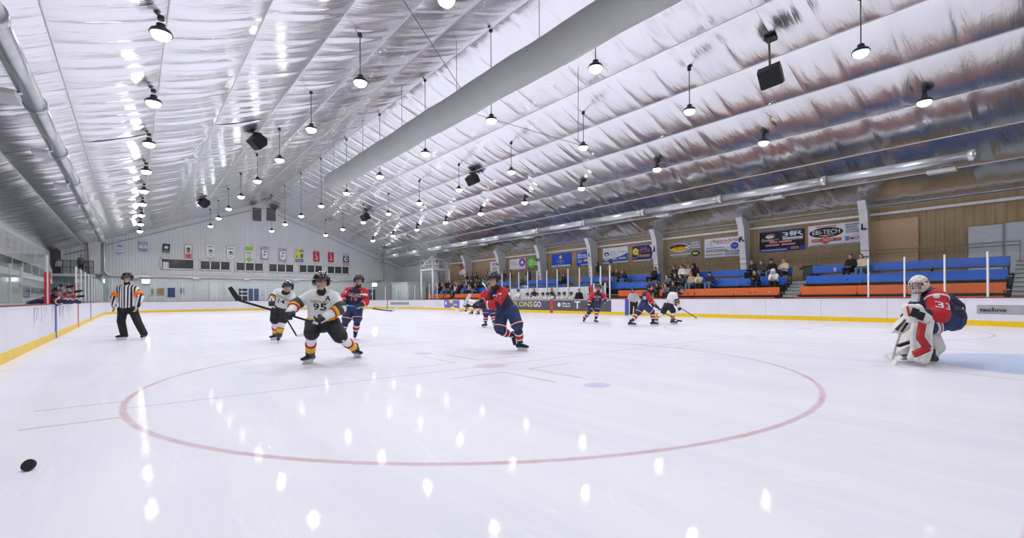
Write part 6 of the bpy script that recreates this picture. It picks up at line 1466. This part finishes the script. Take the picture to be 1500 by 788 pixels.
seated('person in burgundy jacket with orange cap behind the bench end', 891, 2, 's_cap', 'burgundy', 'jeans', hat='orange'); seated('person in bright blue jacket left of the tall bench posts', 871, 2, 's_lean', 'blue', 'dark', 'greyhair'); seated('person in olive jacket between the tall bench posts', 883, 2, 's_chin', 'olive', 'dark')
walkway('man in brown jacket and dark cap standing before the blue swoosh sign', 896.5, 't_phone', 'brown', 'black', hat='black'); walkway('long-haired person in black standing beside column I', 875.5, 't_long', 'black', 'grey')
walkway('bald man in olive coat standing under the bright blue sign', 816, 't_pocket', 'olive', 'charcoal', 'blond'); seated('person in black sprawled in the top row under the bright blue sign', 825, 3, 's_back', 'black', 'black', shoes='white')
walkway('person in black standing below the green round emblem', 775.5, 't_rail', 'black', 'black'); seated('person in charcoal sitting below the purple diamond sign', 765, 3, 's_lap', 'charcoal', 'dark'); walkway('person in dark coat standing under the white and purple sign', 747.5, 't_side', 'black', 'dark')
far = [('t_side', 691.5, 'dark'), ('t_pocket', 698, 'black'), ('t_long', 714, 'navy'), ('t_phone', 721, 'charcoal'), ('t_side', 738, 'black')]
for i, (k, px, c_) in enumerate(far): walkway('standing spectator in %s coat on the far walkway, %s from the left' % (c_, ORD[i]), px, k, c_, 'dark')
walkway('person in black leaning over from the far walkway beside a column', 686, 't_rail', 'black', 'black', x=22.5)
frow = [(644, 'dark', 's_lap'), (648.5, 'pink', 's_long'), (653, 'black', 's_cross'), (657.5, 'navy', 's_lap'), (664, 'burgundy', 's_lean'), (668.5, 'pink', 's_long'), (673.5, 'grey', 's_lap'), (678.5, 'charcoal', 's_cross'), (687, 'black', 's_lap'), (694, 'dark', 's_lean'), (699, 'charcoal', 's_lap'), (704, 'black', 's_cap'), (708.5, 'teal', 's_lap')]
for i, (px, c_, k) in enumerate(frow): seated('far crowd spectator in %s, top row, %s from the platform' % (c_, ORD[i]), px, 3, k, c_, 'dark', random.choice(['blackhair', 'brownhair', 'blond']))
frow = [(646, 'black', 's_lean'), (651, 'grey', 's_lap'), (660, 'charcoal', 's_lap'), (667, 'cream', 's_long'), (674, 'dark', 's_lean'), (681, 'blue', 's_lap'), (690, 'beige', 's_chin'), (697, 'dark', 's_lap')]
for i, (px, c_, k) in enumerate(frow): seated('far crowd spectator in %s, middle row, %s from the platform' % (c_, ORD[i]), px, 2, k, c_, 'jeans' if i % 2 else 'dark', random.choice(['blackhair', 'brownhair', 'blond']))
def bench_y(px): return at(px, 432, 0, 20.3).y
for i, px in enumerate((774, 782, 788, 797, 803.5, 809.5, 820, 828, 838.5)):
    spectator('white jersey bench player, %s from the left behind the grey adverts' % ORD[i], (20.38, bench_y(px), .62), 'b_sit', 'jersey', 'black', scale=1.08, rot=random.uniform(-.3, .3), group='players on the right bench')
for i, px in enumerate((751.5, 765.5)): spectator('white jersey bench player standing at the boards, %s' % ['left one next to player 27', 'right one beside the suited coach'][i], (19.95, bench_y(px), .0), 'b_stand', 'jersey', 'black', scale=1.04, group='players on the right bench')
spectator('coach in dark suit standing behind the bench players', (20.62, bench_y(777.5), .12), 't_side', 'navy', 'black', 'brownhair', rot=.6, group='coaches on the right bench'); spectator('grey-haired coach in grey suit standing behind the bench', (20.62, bench_y(804.5), .12), 't_pocket', 'charcoal', 'black', 'blond', rot=-.4, group='coaches on the right bench')
spectator('trainer in black jacket at the right end of the bench', (20.1, bench_y(851), .0), 't_side', 'black', 'black', 'blackhair', rot=.7, group='coaches on the right bench')
p = at(119, 401, 1, 50.0); spectator('person in grey sweatshirt standing on the far left balcony', (p.x, 50.0, zf), 't_side', 'grey', 'navy', 'brownhair', rot=math.pi / 2 - .3, scale=.98, group='spectators elsewhere')
p = at(86, 401, 1, 51.0); spectator('person in pale top sitting in the dark balcony doorway', (p.x, 51.2, zf), 't_side', 'white', 'dark', 'brownhair', rot=math.pi / 2, scale=.8, group='spectators elsewhere')
